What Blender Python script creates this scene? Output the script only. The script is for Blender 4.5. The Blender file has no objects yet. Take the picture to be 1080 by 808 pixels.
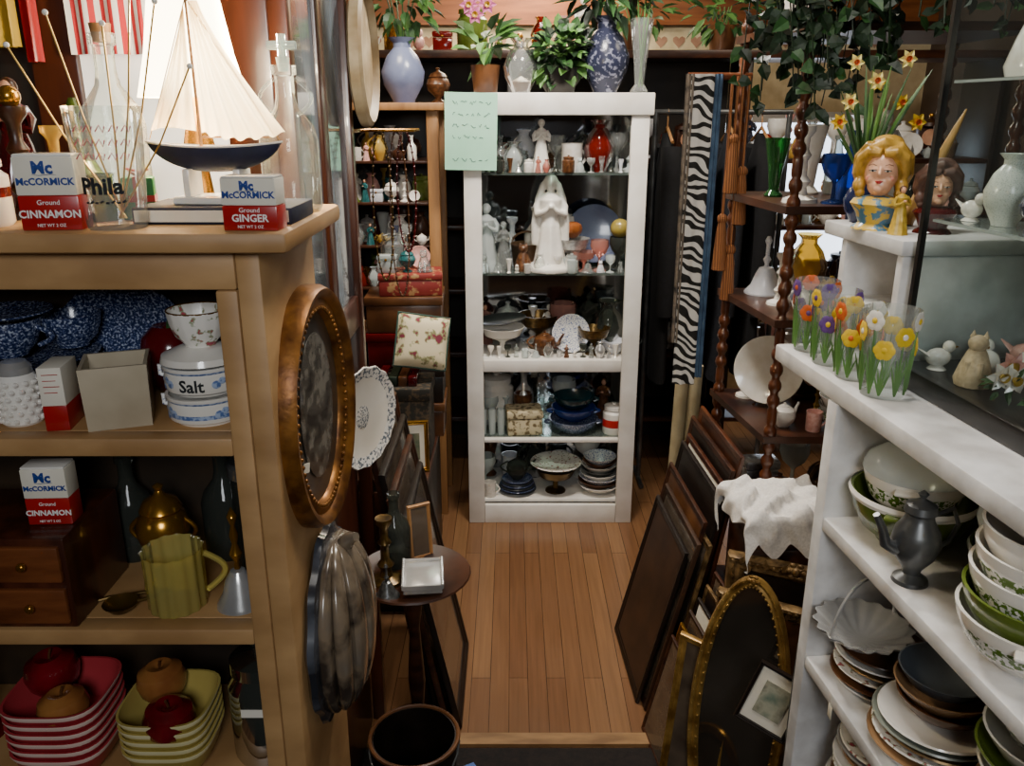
import bpy, bmesh, math, random
from mathutils import Vector, Matrix, Euler
rnd=random.Random(11)
COL=bpy.context.scene.collection
pi=math.pi
def hx(h):
    r=[int(h[i:i+2],16)/255 for i in (0,2,4)]
    return tuple((c/12.92 if c<=.04045 else ((c+.055)/1.055)**2.4) for c in r)+(1,)
# ---------------------------------------------------------------- materials
MC={}; GL=set()
def pm(name,c1,c2=None,scale=12,rough=.5,metal=0,bump=0,tex='noise',st=(1,1,1),lo=.35,hi=.65,c3=None,coat=0,emi=0,rot=(0,0,0)):
    if name in MC: return MC[name]
    m=bpy.data.materials.new(name); m.use_nodes=True; nt=m.node_tree; N=nt.nodes; L=nt.links
    b=N['Principled BSDF']; b.inputs['Roughness'].default_value=rough; b.inputs['Metallic'].default_value=metal
    if coat: b.inputs['Coat Weight'].default_value=coat
    a=hx(c1); c=hx(c2) if c2 else tuple(x*.72 for x in a[:3])+(1,)
    tc=N.new('ShaderNodeTexCoord'); mp=N.new('ShaderNodeMapping'); mp.inputs['Scale'].default_value=st; mp.inputs['Rotation'].default_value=rot
    L.new(tc.outputs['Object'],mp.inputs['Vector'])
    if tex=='noise':
        t=N.new('ShaderNodeTexNoise'); t.inputs['Detail'].default_value=4; out=t.outputs['Fac']
    elif tex=='voronoi':
        t=N.new('ShaderNodeTexVoronoi'); out=t.outputs['Distance']
    else:
        t=N.new('ShaderNodeTexWave'); t.inputs['Distortion'].default_value=11 if tex=='zebra' else 0; t.inputs['Detail'].default_value=1 if tex=='zebra' else 2; out=t.outputs['Fac']
    t.inputs['Scale'].default_value=scale; L.new(mp.outputs[0],t.inputs['Vector'])
    r=N.new('ShaderNodeValToRGB'); e=r.color_ramp.elements
    e[0].position=lo; e[0].color=a; e[1].position=hi; e[1].color=c
    if c3: k=e.new((lo+hi)/2); k.color=hx(c3)
    L.new(out,r.inputs[0]); L.new(r.outputs[0],b.inputs['Base Color'])
    if bump:
        bp=N.new('ShaderNodeBump'); bp.inputs['Strength'].default_value=bump; bp.inputs['Distance'].default_value=.004
        L.new(out,bp.inputs['Height']); L.new(bp.outputs[0],b.inputs['Normal'])
    if emi:
        L.new(r.outputs[0],b.inputs['Emission Color']); b.inputs['Emission Strength'].default_value=emi
    MC[name]=m; return m
def glass(name,c='f6faf8',f=.3,body=.12,k=.75):
    if name in MC: return MC[name]
    m=bpy.data.materials.new(name); m.use_nodes=True; nt=m.node_tree; N=nt.nodes; L=nt.links
    N.remove(N['Principled BSDF']); o=N['Material Output']
    lw=N.new('ShaderNodeLayerWeight'); lw.inputs['Blend'].default_value=f
    mu=N.new('ShaderNodeMath'); mu.operation='MULTIPLY'; mu.inputs[1].default_value=k; L.new(lw.outputs['Fresnel'],mu.inputs[0])
    tr=N.new('ShaderNodeBsdfTransparent'); tr.inputs[0].default_value=hx(c)
    df=N.new('ShaderNodeBsdfDiffuse'); df.inputs[0].default_value=hx(c)
    m1=N.new('ShaderNodeMixShader'); m1.inputs[0].default_value=body; L.new(tr.outputs[0],m1.inputs[1]); L.new(df.outputs[0],m1.inputs[2])
    gl=N.new('ShaderNodeBsdfGlossy'); gl.inputs['Roughness'].default_value=.05
    mx=N.new('ShaderNodeMixShader'); L.new(mu.outputs[0],mx.inputs[0]); L.new(m1.outputs[0],mx.inputs[1]); L.new(gl.outputs[0],mx.inputs[2])
    L.new(mx.outputs[0],o.inputs[0]); MC[name]=m; GL.add(name); return m
white=pm('white_paint','f0ede7','d8d2c8',6,.45,bump=.1)
porc=pm('white_porcelain','f2efe8','e2dcd0',5,.18,coat=.4)
cream=pm('cream_paint','bd9564','9c764a',7,.5,bump=.15,st=(1,1,2))
inner_shade=pm('inside_shade_paint','3c2c1a','241a0f',9,.6)  # shade of the shelf interiors put into a darkened paint colour
dwood=pm('dark_wood','462614','25110a',4,.35,st=(3,3,9))
vdark=pm('blackened_wood','1f140e','120b07',6,.4)
mwood=pm('cherry_wood','552a17','30150b',3,.3,st=(9,9,1),coat=.3)
twood=pm('tan_wood','a87a4a','855c34',3,.5,st=(9,9,1))
gold=pm('antique_gold','a06a2c','553010',30,.38,metal=.6,bump=.4)
goldd=pm('old_gilt','94764a','4a361e',45,.42,metal=.45,bump=.5)
brass=pm('brass','d09a3c','8e601c',10,.22,metal=.85)
silver=pm('silver','dcdcda','b2b2b0',10,.22,metal=.6)
pewter=pm('pewter','737575','434445',10,.33,metal=.65)
blackm=pm('black_lacquer','100e0e','1c1a18',8,.3)
clear=glass('clear_glass'); amber=glass('amber_glass','ecc864',.3,.4); ruby=glass('ruby_glass','98241a',.3,.35); gglass=glass('green_glass','4a8a4e',.3,.25); bglass=glass('blue_glass','4464b4',.3,.3); pink=glass('pink_glass','e4aa9c',.3,.3); smoke=glass('smoke_glass','7c8278',.3,.14); dimg=glass('case_glass','eef4f2',.14,.01,.35); frost=glass('frosted_glass','e6eeec',.3,.42)
delft=pm('blue_white_china','f2f1ee','4a68a4',240,.2,lo=.52,hi=.60,coat=.4)
delft2=pm('dark_blue_transfer_china','b8c0d0','202c50',330,.2,lo=.36,hi=.56,c3='4a5880',coat=.4)
rose=pm('rose_floral_china','f1ece2','b44a5a',90,.25,lo=.57,hi=.66,c3='8f9c74')
pgreen=pm('green_print_glassware','f2f0ea','587626',170,.2,lo=.47,hi=.52,coat=.4)
green=pm('olive_green_glaze','64762e','4c5c1e',5,.2,coat=.4)
red=pm('red_enamel','b81e1c','921414',5,.3,coat=.2)
dred=pm('oxblood_glaze','641014','38070a',5,.15,coat=.5)
blue=pm('navy_cloth','141a36','0d1226',40,.7)
brownp=pm('brown_pottery','6d4628','3e2414',9,.3)
pinkp=pm('pink_porcelain','e2b2a8','cf948a',5,.25)
teal=pm('teal_glaze','2c6668','184648',6,.25)
orange=pm('orange_glaze','a8602c','78401a',8,.35)
yellow=pm('yellow_glaze','d0b044','b08e28',8,.35)
skin=pm('painted_skin','e0ac8a','cf9676',6,.3)
hairy=pm('blond_hair','d6a848','96701f',60,.35,bump=.6,st=(1,1,.3))
leafA=pm('leaf_green','32582a','1d3c1a',8,.5); leafB=pm('leaf_light','5e8a40','3c602a',8,.5); leafD=pm('leaf_dark','1a3018','0e1c0e',8,.5)
floral=pm('dark_floral','2a2e42','7c7e92',70,.25,lo=.54,hi=.62)
wicker=pm('wicker','8c663e','4c3018',60,.8,tex='bands',bump=.8,rot=(0,1.57,0))
paper=pm('paper','ebe5d6','dcd4be',10,.8)
mint=pm('mint_paper','aee2c6','9fd6b8',6,.8)
ink=pm('ink','1a1e20','1a1e20',5,.8); pen=pm('pen_ink','4a6a66','4a6a66',5,.8)
bluein=pm('blue_ink','1c3f8c','1c3f8c',5,.5); whitein=pm('white_ink','f3f1ec','f3f1ec',5,.5)
brz=pm('bronze','6c5428','3c2c12',9,.3,metal=.7)
CM=[(porc,'white porcelain'),(delft,'blue and white china'),(amber,'amber glass'),(clear,'clear glass'),(ruby,'ruby glass'),(brass,'polished brass'),(silver,'silver'),(brownp,'brown pottery'),(green,'green glazed'),(pinkp,'pink porcelain'),(dwood,'dark wooden'),(rose,'rose-patterned china'),(teal,'teal glazed'),(frost,'frosted glass'),(smoke,'smoky glass'),(floral,'dark floral ceramic'),(clear,'clear glass'),(porc,'white porcelain'),(porc,'white porcelain'),(frost,'frosted glass'),(pinkp,'pink porcelain')]
CG=[(frost,'frosted glass'),(clear,'clear glass'),(porc,'white porcelain'),(smoke,'smoky glass'),(delft,'blue and white china'),(silver,'silver'),(pink,'pink glass'),(brownp,'brown pottery'),(frost,'frosted glass'),(porc,'white porcelain')]
# ---------------------------------------------------------------- mesh builder
class B:
    def __init__(s): s.bm=bmesh.new()
    def vv(s,p,T): return s.bm.verts.new((T@Vector(p)) if T else p)
    def face(s,vs,m):
        try:
            f=s.bm.faces.new(vs); f.material_index=m
        except Exception: pass
    def lathe(s,prof,R=1,H=1,seg=24,m=0,fl=None,T=None,z0=0):
        rings=[]
        for p in prof:
            r=p[0]*R; z=p[1]*H+z0
            if p[0]==0: rings.append([s.vv((0,0,z),T)])
            else:
                ring=[]
                for i in range(seg):
                    a=2*pi*i/seg; k=fl(a,p[1]) if fl else 1
                    ring.append(s.vv((r*k*math.cos(a),r*k*math.sin(a),z),T))
                rings.append(ring)
        for j in range(len(rings)-1):
            A,C=rings[j],rings[j+1]; mi=prof[j+1][2] if len(prof[j+1])>2 else m
            if len(A)==1 and len(C)==1: continue
            for i in range(seg):
                k=(i+1)%seg
                if len(A)==1: s.face((A[0],C[k],C[i]),mi)
                elif len(C)==1: s.face((A[i],A[k],C[0]),mi)
                else: s.face((A[i],A[k],C[k],C[i]),mi)
        return s
    def box(s,size,loc=(0,0,0),bev=0,m=0,rot=None):
        pre=set(s.bm.faces)
        M=Matrix.Translation(loc)
        if rot: M=M@Euler(rot).to_matrix().to_4x4()
        M=M@Matrix.Diagonal((*size,1))
        g=bmesh.ops.create_cube(s.bm,size=1,matrix=M)
        if bev:
            es=list({e for v in g['verts'] for e in v.link_edges})
            bmesh.ops.bevel(s.bm,geom=es,offset=bev,segments=2,affect='EDGES',profile=.5)
        for f in s.bm.faces:
            if f not in pre: f.material_index=m
        return s
    def ball(s,r,loc=(0,0,0),sc=(1,1,1),m=0,u=14,v=9,T=None):
        M=Matrix.Translation(loc)@Matrix.Diagonal((*sc,1))
        if T: M=T@M
        pr=[(math.sin(pi*i/v),-math.cos(pi*i/v)) for i in range(v+1)]
        pr[0]=(0,-1); pr[-1]=(0,1)
        return s.lathe(pr,r,r,u,m,None,M)
    def tube(s,pts,rad,seg=8,m=0,closed=False,flat=1):
        P=[Vector(p) for p in pts]; n=len(P); rings=[]
        up=Vector((0,0,1)); prev=None
        for i in range(n):
            if closed: t=P[(i+1)%n]-P[i-1]
            else: t=P[min(i+1,n-1)]-P[max(i-1,0)]
            t.normalize()
            if prev is None:
                a=up if abs(t.z)<.9 else Vector((1,0,0)); x=t.cross(a).normalized()
            else: x=(prev-t*prev.dot(t)).normalized()
            prev=x; y=t.cross(x); r=rad[i] if isinstance(rad,(list,tuple)) else rad
            rings.append([s.bm.verts.new(P[i]+x*r*math.cos(2*pi*k/seg)+y*r*flat*math.sin(2*pi*k/seg)) for k in range(seg)])
        for i in range(n if closed else n-1):
            A,C=rings[i],rings[(i+1)%n]
            for k in range(seg): s.face((A[k],A[(k+1)%seg],C[(k+1)%seg],C[k]),m)
        if not closed:
            s.face(rings[0][::-1],m); s.face(rings[-1],m)
        return s
    def sheet(s,fn,nu,nv,m=0,cu=False):
        g=[[s.bm.verts.new(fn(i/(nu if cu else nu-1),j/(nv-1))) for j in range(nv)] for i in range(nu)]
        for i in range(nu if cu else nu-1):
            for j in range(nv-1):
                k=(i+1)%nu; s.face((g[i][j],g[k][j],g[k][j+1],g[i][j+1]),m)
        return s
    def leaf(s,p,d,n,L,W,m=0):
        p=Vector(p); d=Vector(d).normalized(); x=d.cross(Vector(n)).normalized(); up=x.cross(d)
        a=s.bm.verts.new(p); c=s.bm.verts.new(p+d*L*.5-up*W*.15); t=s.bm.verts.new(p+d*L-up*W*.4)
        l1=s.bm.verts.new(p+d*L*.3+x*W*.5+up*W*.12); r1=s.bm.verts.new(p+d*L*.3-x*W*.5+up*W*.12)
        l2=s.bm.verts.new(p+d*L*.68+x*W*.38); r2=s.bm.verts.new(p+d*L*.68-x*W*.38)
        for f in ((a,c,l1),(l1,c,l2),(l2,c,t),(a,r1,c),(r1,r2,c),(r2,t,c)): s.face(f,m)
    def loops(s,shape,sec,n,m=0):
        rings=[[s.bm.verts.new(shape(i,ins,d)) for i in range(n)] for ins,d in sec]
        for j in range(len(rings)):
            A,C=rings[j],rings[(j+1)%len(rings)]
            for i in range(n): s.face((A[i],A[(i+1)%n],C[(i+1)%n],C[i]),m)
        return s
def mk(b,mats,name='part',ang=38,smooth=True):
    me=bpy.data.meshes.new(name)
    bmesh.ops.recalc_face_normals(b.bm,faces=b.bm.faces[:])
    b.bm.to_mesh(me); b.bm.free()
    if not isinstance(mats,(list,tuple)): mats=[mats]
    for x in mats: me.materials.append(x)
    if smooth:
        me.polygons.foreach_set('use_smooth',[True]*len(me.polygons))
        try: me.set_sharp_from_angle(angle=math.radians(ang))
        except Exception: pass
    return me
def blend(b,mat,vox,name='part'):
    """fuse overlapping volumes of a builder into one continuous surface"""
    me=mk(b,mat); o=bpy.data.objects.new('t',me); COL.objects.link(o)
    r=o.modifiers.new('r','REMESH'); r.mode='VOXEL'; r.voxel_size=vox; r.use_smooth_shade=True
    s=o.modifiers.new('s','SMOOTH'); s.factor=.5; s.iterations=3
    dg=bpy.context.evaluated_depsgraph_get(); m2=bpy.data.meshes.new_from_object(o.evaluated_get(dg))
    bpy.data.objects.remove(o); m2.materials.clear(); m2.materials.append(mat); m2.name=name
    m2.polygons.foreach_set('use_smooth',[True]*len(m2.polygons)); return m2
def put(name,me,loc=(0,0,0),rot=(0,0,0),parent=None,label=None,cat=None,group=None,kind=None,scale=1):
    o=bpy.data.objects.new(name,me); o.location=loc
    o.rotation_euler=rot if isinstance(rot,(tuple,list)) else (0,0,rot)
    o.scale=(scale,)*3 if not isinstance(scale,(tuple,list)) else scale
    if me is None: o.empty_display_size=.02
    if parent: o.parent=parent
    for k,v in (('label',label),('category',cat),('group',group),('kind',kind)):
        if v: o[k]=v
    COL.objects.link(o); return o
def thing(name,label,cat,loc,parts,rot=(0,0,0),group=None,scale=1):
    if len(parts)==1: return put(name,parts[0][1],loc,rot,None,label,cat,group,None,scale)
    e=put(name,None,loc,rot,None,label,cat,group,None,scale)
    for p in parts:
        put(p[0],p[1],p[2] if len(p)>2 else (0,0,0),p[3] if len(p)>3 else (0,0,0),e,p[4] if len(p)>4 else None)
    return e
def bx(name,x0,x1,y0,y1,z0,z1,mat,parent=None,bev=.003,**k):
    c=((x0+x1)/2,(y0+y1)/2,(z0+z1)/2)
    me=mk(B().box((x1-x0,y1-y0,z1-z0),(0,0,0),bev),mat)
    if parent is not None: c=tuple(Vector(c)-parent.location) if not parent.get('_rot') else c
    return put(name,me,c,(0,0,0),parent,**k)
def pane(name,P,mat,parent):
    b=B(); b.face([b.bm.verts.new(p) for p in P],0); return put(name,mk(b,mat),(0,0,0),(0,0,0),parent)
def strct(name,x0,x1,y0,y1,z0,z1,mat): return bx(name,x0,x1,y0,y1,z0,z1,mat,None,0,kind='structure')
def text(body,size,mat,R=None,ext=.0003,bold=0):
    cu=bpy.data.curves.new('t','FONT'); cu.body=body; cu.size=size; cu.align_x='CENTER'; cu.extrude=ext; cu.resolution_u=2; cu.offset=bold
    o=bpy.data.objects.new('t',cu); COL.objects.link(o)
    dg=bpy.context.evaluated_depsgraph_get(); me=bpy.data.meshes.new_from_object(o.evaluated_get(dg))
    bpy.data.objects.remove(o); bpy.data.curves.remove(cu)
    me.materials.clear(); me.materials.append(mat)
    for v in me.vertices:
        x,y,z=v.co
        if R: a=x/R; v.co=((R+z)*math.sin(a),-(R+z)*math.cos(a),y)
        else: v.co=(x,-z,y)
    return me
PR={
'bowl':[(0,0),(.42,0),(.44,.07),(.76,.4),(.94,.82),(1,1),(.96,1),(.72,.44),(.4,.14),(0,.12)],
'plate':[(0,0),(.5,0),(.55,.3),(.8,.55),(1,1),(.98,1.15),(.78,.8),(.55,.5),(0,.45)],
'cup':[(0,0),(.5,0),(.52,.07),(.78,.3),(.93,.65),(1,1),(.95,1),(.87,.6),(.7,.3),(0,.12)],
'mug':[(0,0),(.9,0),(.95,.03),(.95,.95),(1,1),(.92,1),(.88,.1),(0,.08)],
'tumbler':[(0,0),(.76,0),(.79,.04),(1,1),(.965,1),(.76,.09),(0,.08)],
'vase':[(0,0),(.5,0),(.52,.04),(.9,.28),(1,.48),(.72,.72),(.4,.85),(.4,.92),(.62,1),(.55,1),(.34,.9),(.3,.8),(0,.7)],
'slim':[(0,0),(.7,0),(.75,.03),(.4,.12),(.55,.45),(.95,.95),(1,1),(.9,1),(.5,.5),(0,.3)],
'bottle':[(0,0),(.9,0),(1,.04),(1,.5),(.85,.6),(.4,.72),(.32,.8),(.32,.93),(.42,.94),(.42,1),(.25,1),(.2,.75),(0,.7)],
'jar':[(0,0),(.92,0),(1,.05),(1,.68),(.8,.76),(.8,.8),(.88,.8),(.88,.9),(.5,.93),(.15,.94),(.2,1),(0,1)],
'goblet':[(0,0),(.8,0),(.75,.04),(.15,.1),(.12,.4),(.2,.45),(.75,.6),(1,.8),(.95,1),(.9,1),(.9,.8),(.6,.62),(0,.5)],
'candle':[(0,0),(1,0),(.95,.05),(.4,.1),(.3,.2),(.5,.28),(.25,.36),(.22,.55),(.4,.62),(.22,.7),(.25,.85),(.5,.93),(.5,1),(0,.97)],
'urn':[(0,0),(.55,0),(.55,.05),(.25,.12),(.3,.18),(.85,.35),(1,.52),(.85,.66),(.7,.7),(.78,.73),(.6,.82),(.2,.88),(.12,.92),(.2,.97),(0,1)],
'bell':[(0,0),(1,0),(1,.03),(.7,.15),(.5,.35),(.35,.45),(.12,.48),(.1,.52),(.2,.6),(.1,.66),(.1,.85),(.18,.92),(.08,1),(0,1)],
'tea':[(0,0),(.5,0),(.55,.05),(.88,.25),(1,.48),(.88,.7),(.5,.82),(.4,.83),(.38,.86),(.2,.9),(.08,.92),(.12,.97),(0,1)],
'apple':[(0,.08),(.25,0),(.6,.1),(.9,.35),(1,.6),(.88,.85),(.5,1),(.2,.97),(0,.86)],
'foot':[(0,0),(.5,0),(.48,.05),(.14,.12),(.12,.4),(.3,.5),(.8,.68),(1,1),(.96,1),(.75,.74),(0,.6)],
}
def gp(p,mat):
    pr=PR[p]
    if mat.name in GL:
        i=max(range(len(pr)),key=lambda j:(pr[j][1],-j)); return pr[:i+1]
    return pr
def arc(R,z0,z1,out,n=9,sx=1):
    return [((R+out*math.sin(pi*i/(n-1)))*sx,0,z0+(z1-z0)*i/(n-1)) for i in range(n)]
def lt(p,R,H,mat,seg=26,fl=None): return mk(B().lathe(gp(p,mat),R,H,seg,0,fl),mat)
def ves(name,label,cat,p,R,H,mat,loc,rot=0,extra=None,group=None,fl=None,seg=28):
    parts=[('body',lt(p,R,H,mat,seg,fl))]+list(extra or [])
    return thing(name,label,cat,loc,parts,(0,0,rot),group)
# ---------------------------------------------------------------- unit clutter shapes
UC={}
def u_fig(b,robe=0,sk=0,hr=0):
    b.lathe([(0,0),(.2,0),(.19,.03),(.15,.25),(.115,.5),(.09,.6),(.12,.7),(.13,.78),(.08,.83),(.035,.86),(.03,.9),(0,.9)],1,1,24,robe,lambda a,t:1+(.08*math.sin(7*a) if t<.55 else 0))
    b.ball(.065,(0,-.005,.93),(.9,.95,1.15),sk); b.ball(.072,(0,.02,.945),(1,.9,1.1),hr); b.ball(.02,(0,-.068,.925),(.5,.6,.8),sk)
    for sx in (1,-1):
        b.tube([(sx*.1,0,.79),(sx*.155,-.01,.7),(sx*.15,-.05,.62),(sx*.07,-.12,.66),(sx*.02,-.14,.7)],[.04,.042,.04,.028,.018],8,robe)
        b.ball(.022,(sx*.015,-.145,.715),(1,1,1.3),sk)
def unit(kind,mat):
    k=(kind,mat.name)
    if k in UC: return UC[k]
    b=B(); mats=[mat,skin,brownp,brass]
    if kind=='figurine': z=mat in(porc,brass,silver,frost,clear,smoke,pewter); u_fig(b,0,0 if z else 1,0 if z else 2)
    elif kind=='bird_figurine':
        b.ball(.3,(0,0,.38),(.85,1.3,1)); b.ball(.19,(0,-.28,.74)); b.lathe([(0,0),(1,0),(0,1)],.05,.14,8,3,T=Matrix.Translation((0,-.45,.74))@Matrix.Rotation(pi/2,4,'X'))
        b.tube([(0,.3,.42),(0,.5,.55),(0,.68,.66)],[.16,.1,.03],8,0,flat=.4); b.lathe([(0,0),(1,0),(.6,.1),(0,.12)],.3,1,16)
    elif kind=='cat_figurine':
        b.lathe([(0,0),(.3,0),(.33,.1),(.26,.35),(.17,.6),(.12,.68),(0,.7)],1,1,18); b.ball(.17,(0,-.05,.78),(1,.9,.9))
        for sx in(1,-1): b.lathe([(0,0),(1,0),(0,1)],.06,.14,6,T=Matrix.Translation((sx*.1,-.04,.88))); b.tube([(sx*.1,-.18,.45),(sx*.1,-.26,.02)],[.06,.05],8)
        b.tube([(.2,.2,.05),(.35,0,.05),(.2,-.2,.05)],[.05,.05,.03],8)
    elif kind=='teapot':
        b.lathe(PR['tea'],.42,.9,24); b.tube([(.36,0,.35),(.52,0,.42),(.58,0,.6),(.7,0,.78)],[.1,.07,.05,.04],8); b.tube(arc(.36,.25,.7,.28,9,-1),.035,8)
    elif kind=='mug': b.lathe(gp('mug',mat),.4,1,24); b.tube(arc(.37,.2,.8,.25),.05,8)
    elif kind=='pitcher': b.lathe(gp('vase',mat),.36,1,24,fl=lambda a,t:1+(.35*max(0,math.cos(a))**6 if t>.9 else 0)); b.tube(arc(.2,.35,.93,.28,9,-1),.035,8)
    elif kind=='display_plate':
        T=Matrix.Translation((0,-.06,.52))@Matrix.Rotation(pi/2-.2,4,'X'); b.lathe(PR['plate'],.48,.08,32,0,T=T)
        b.tube([(-.15,-.2,.02),(-.12,0,.05),(-.1,.12,.5)],.02,6,2); b.tube([(.15,-.2,.02),(.12,0,.05),(.1,.12,.5)],.02,6,2); b.tube([(-.15,.18,.0),(0,.1,.5),(.15,.18,0)],.02,6,2)
    elif kind=='mantel_clock':
        b.box((.7,.3,.1),(0,0,.05),.02); b.box((.56,.24,.6),(0,0,.4),.03); b.lathe([(0,0),(1,0),(.9,.4),(0,1)],.3,.2,20,z0=.7); b.ball(.06,(0,0,.94),m=3)
        b.lathe([(0,0),(1,0),(1,.2),(.9,.2),(0,.2)],.19,.1,24,1,T=Matrix.Translation((0,-.12,.45))@Matrix.Rotation(pi/2,4,'X'))
    elif kind=='trinket_box': b.box((.9,.6,.62),(0,0,.31),.04); b.box((.96,.66,.26),(0,0,.78),.08); b.ball(.07,(0,-.33,.68),m=3)
    elif kind=='basket':
        b.lathe([(0,0),(.8,0),(.85,.05),(1,.6),(1.04,.62),(1.04,.67),(.94,.66),(.8,.1),(0,.08)],.45,1,24,fl=lambda a,t:1+.02*math.sin(24*a)); b.tube([(.44*math.cos(a*pi/10),0,.62+.36*math.sin(a*pi/10)) for a in range(11)],.03,8)
    else: b.lathe(gp({'vase':'vase','bud_vase':'slim','bottle':'bottle','candlestick':'candle','bowl':'bowl','goblet':'goblet','urn':'urn','ginger_jar':'jar','bell':'bell','compote':'foot'}[kind],mat),{'vase':.33,'bud_vase':.22,'bottle':.2,'candlestick':.24,'bowl':1.0,'goblet':.3,'urn':.36,'ginger_jar':.36,'bell':.35,'compote':.6}[kind],1,22)
    UC[k]=mk(b,mats); return UC[k]
KW={'figurine':.36,'bird_figurine':.9,'cat_figurine':.6,'teapot':1.2,'mug':.95,'pitcher':.75,'display_plate':.95,'mantel_clock':.7,'trinket_box':.96,'basket':.95,'vase':.66,'bud_vase':.44,'bottle':.4,'candlestick':.48,'bowl':2,'goblet':.6,'urn':.72,'ginger_jar':.72,'bell':.7,'compote':1.2}
CAT={'figurine':'figurine','bird_figurine':'figurine','cat_figurine':'figurine','display_plate':'plate','mantel_clock':'clock','trinket_box':'box','bud_vase':'vase','ginger_jar':'jar','compote':'dish'}
def item(kind,mt,loc,h,where,rot=0,group=None):
    mat,adj=mt
    return put(kind,unit(kind,mat),loc,(0,0,rot),None,f"{adj} {kind.replace('_',' ')} {where}",CAT.get(kind,kind.replace('_',' ')),group,None,h)
KS=['figurine','figurine','bird_figurine','cat_figurine','teapot','mug','pitcher','display_plate','mantel_clock','trinket_box','basket','vase','vase','bud_vase','bottle','candlestick','goblet','goblet','urn','ginger_jar','bell']
KG=['goblet','goblet','bottle','bud_vase','vase','figurine','candlestick','pitcher','bird_figurine','ginger_jar','urn','mug','bell']
def scatter(x0,x1,y,z,h0,h1,where,kinds=None,dens=1,mats=None,place=None):
    x=x0; kp=None
    while True:
        k=rnd.choice([q for q in (kinds or KS) if q!=kp]); kp=k; h=rnd.uniform(h0,h1)*(.6 if KW[k]>.8 else 1)
        w=KW[k]*h
        if x+w>x1: break
        mt=rnd.choice(mats or CM)
        if k=='mantel_clock': mt=(dwood,'dark wooden')
        if k=='basket': mt=(wicker,'woven wicker')
        p=(x+w/2,y+rnd.uniform(-.008,.008),z)
        item(k,mt,place(*p) if place else p,h,where,rnd.uniform(-.5,.5) if KW[k]<.8 else rnd.uniform(-.1,.1),f"{k.replace('_',' ')}s {where}")
        x+=w+rnd.uniform(.004,.018)/dens
# ---------------------------------------------------------------- frames
def rshape(w,h):
    return lambda i,ins,d:((-1,1,1,-1)[i]*(w/2-ins),-d,h/2+(-1,-1,1,1)[i]*(h/2-ins))
def oshape(w,h,n):
    return lambda i,ins,d:((w/2-ins)*math.cos(2*pi*i/n),-d,h/2+(h/2-ins)*math.sin(2*pi*i/n))
def frame(label,w,h,fw,dp,mf,mpic,loc,rot,oval=False,ornate=0,group=None,mat=None,name='picture_frame',extra=None):
    b=B(); n=56 if oval else 4
    sh=oshape(w,h,n) if oval else rshape(w,h)
    b.loops(sh,[(0,0),(0,dp*.6),(fw*.15,dp),(fw*.35,dp*.95),(fw*.5,dp*.65),(fw*.75,dp*.75),(fw*.9,dp*.55),(fw,dp*.3),(fw,0)],n)
    if oval:
        for i in range(72):
            a=2*pi*i/72; b.ball(.003,((w/2-fw*.85)*math.cos(a),-dp*.7,h/2+(h/2-fw*.85)*math.sin(a)),(1,1,1),0,6,4)
    if ornate:
        k=60
        for i in range(k):
            t=i/k
            if oval: a=2*pi*t; px,pz=(w/2-fw*.25)*math.cos(a),h/2+(h/2-fw*.25)*math.sin(a)
            else:
                q=t*4; sd=int(q); f=q-sd; W=w/2-fw*.35; Hh=h/2-fw*.35
                px,pz=[(-W+2*W*f,-Hh),(W,-Hh+2*Hh*f),(W-2*W*f,Hh),(-W,Hh-2*Hh*f)][sd]; pz+=h/2
            b.ball(fw*.15*ornate,(px,-dp*.95,pz),(1,.5,1),0,8,5)
            if ornate>=1: b.leaf((px,-dp*1.05,pz),(rnd.uniform(-1,1),-.2,rnd.uniform(-1,1)),(0,-1,0),fw*.5,fw*.3)
        for cx,cz in ((-1,0),(1,0),(0,1),(0,-1)):
            if ornate<1 and cz<1: continue
            for j in range(6):
                a=j*pi/3; b.ball(fw*.2,(cx*(w/2-fw*.2)+fw*.4*math.cos(a),-dp*1.05,h/2+cz*(h/2-fw*.2)+fw*.4*math.sin(a)),(1,.5,.7),0,8,5)
            b.ball(fw*.25,(cx*(w/2-fw*.2),-dp*1.15,h/2+cz*(h/2-fw*.2)),(1,.6,1),0,10,6)
    parts=[('frame',mk(b,mf,ang=50))]
    p=B()
    if oval: p.lathe([(0,0),(1,0),(1,.002),(0,.002)],1,1,48,T=Matrix.Translation((0,-dp*.25,h/2))@Matrix.Diagonal((w/2-fw*.9,1,h/2-fw*.9,1))@Matrix.Rotation(pi/2,4,'X'))
    else: p.box((w-fw*1.8,.003,h-fw*1.8),(0,-dp*.25,h/2))
    if mat:
        parts.append(('mat_board',mk(p,mat))); parts.append(('picture',mk(B().box(((w-fw*2)*.62,.002,(h-fw*2)*.62),(0,-dp*.25-.003,h/2)),mpic)))
    else: parts.append(('picture',mk(p,mpic)))
    return thing(name,label,'picture frame',loc,parts+(extra or []),rot,group)
# ================================================================= ROOM
fl=bpy.data.materials.new('floor_boards'); fl.use_nodes=True; nt=fl.node_tree; N=nt.nodes; L=nt.links; bs=N['Principled BSDF']
tc=N.new('ShaderNodeTexCoord'); mp=N.new('ShaderNodeMapping'); mp.inputs['Rotation'].default_value=(0,0,pi/2); L.new(tc.outputs['Object'],mp.inputs[0])
br=N.new('ShaderNodeTexBrick'); br.inputs['Scale'].default_value=1; br.inputs['Brick Width'].default_value=1.1; br.inputs['Row Height'].default_value=.052; br.inputs['Mortar Size'].default_value=.0009; br.offset=.37
br.inputs['Color1'].default_value=hx('98704c'); br.inputs['Color2'].default_value=hx('7e573a'); br.inputs['Mortar'].default_value=hx('442a18')
L.new(mp.outputs[0],br.inputs['Vector'])
m2=N.new('ShaderNodeMapping'); m2.inputs['Scale'].default_value=(60,2.5,1); L.new(tc.outputs['Object'],m2.inputs[0])
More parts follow.
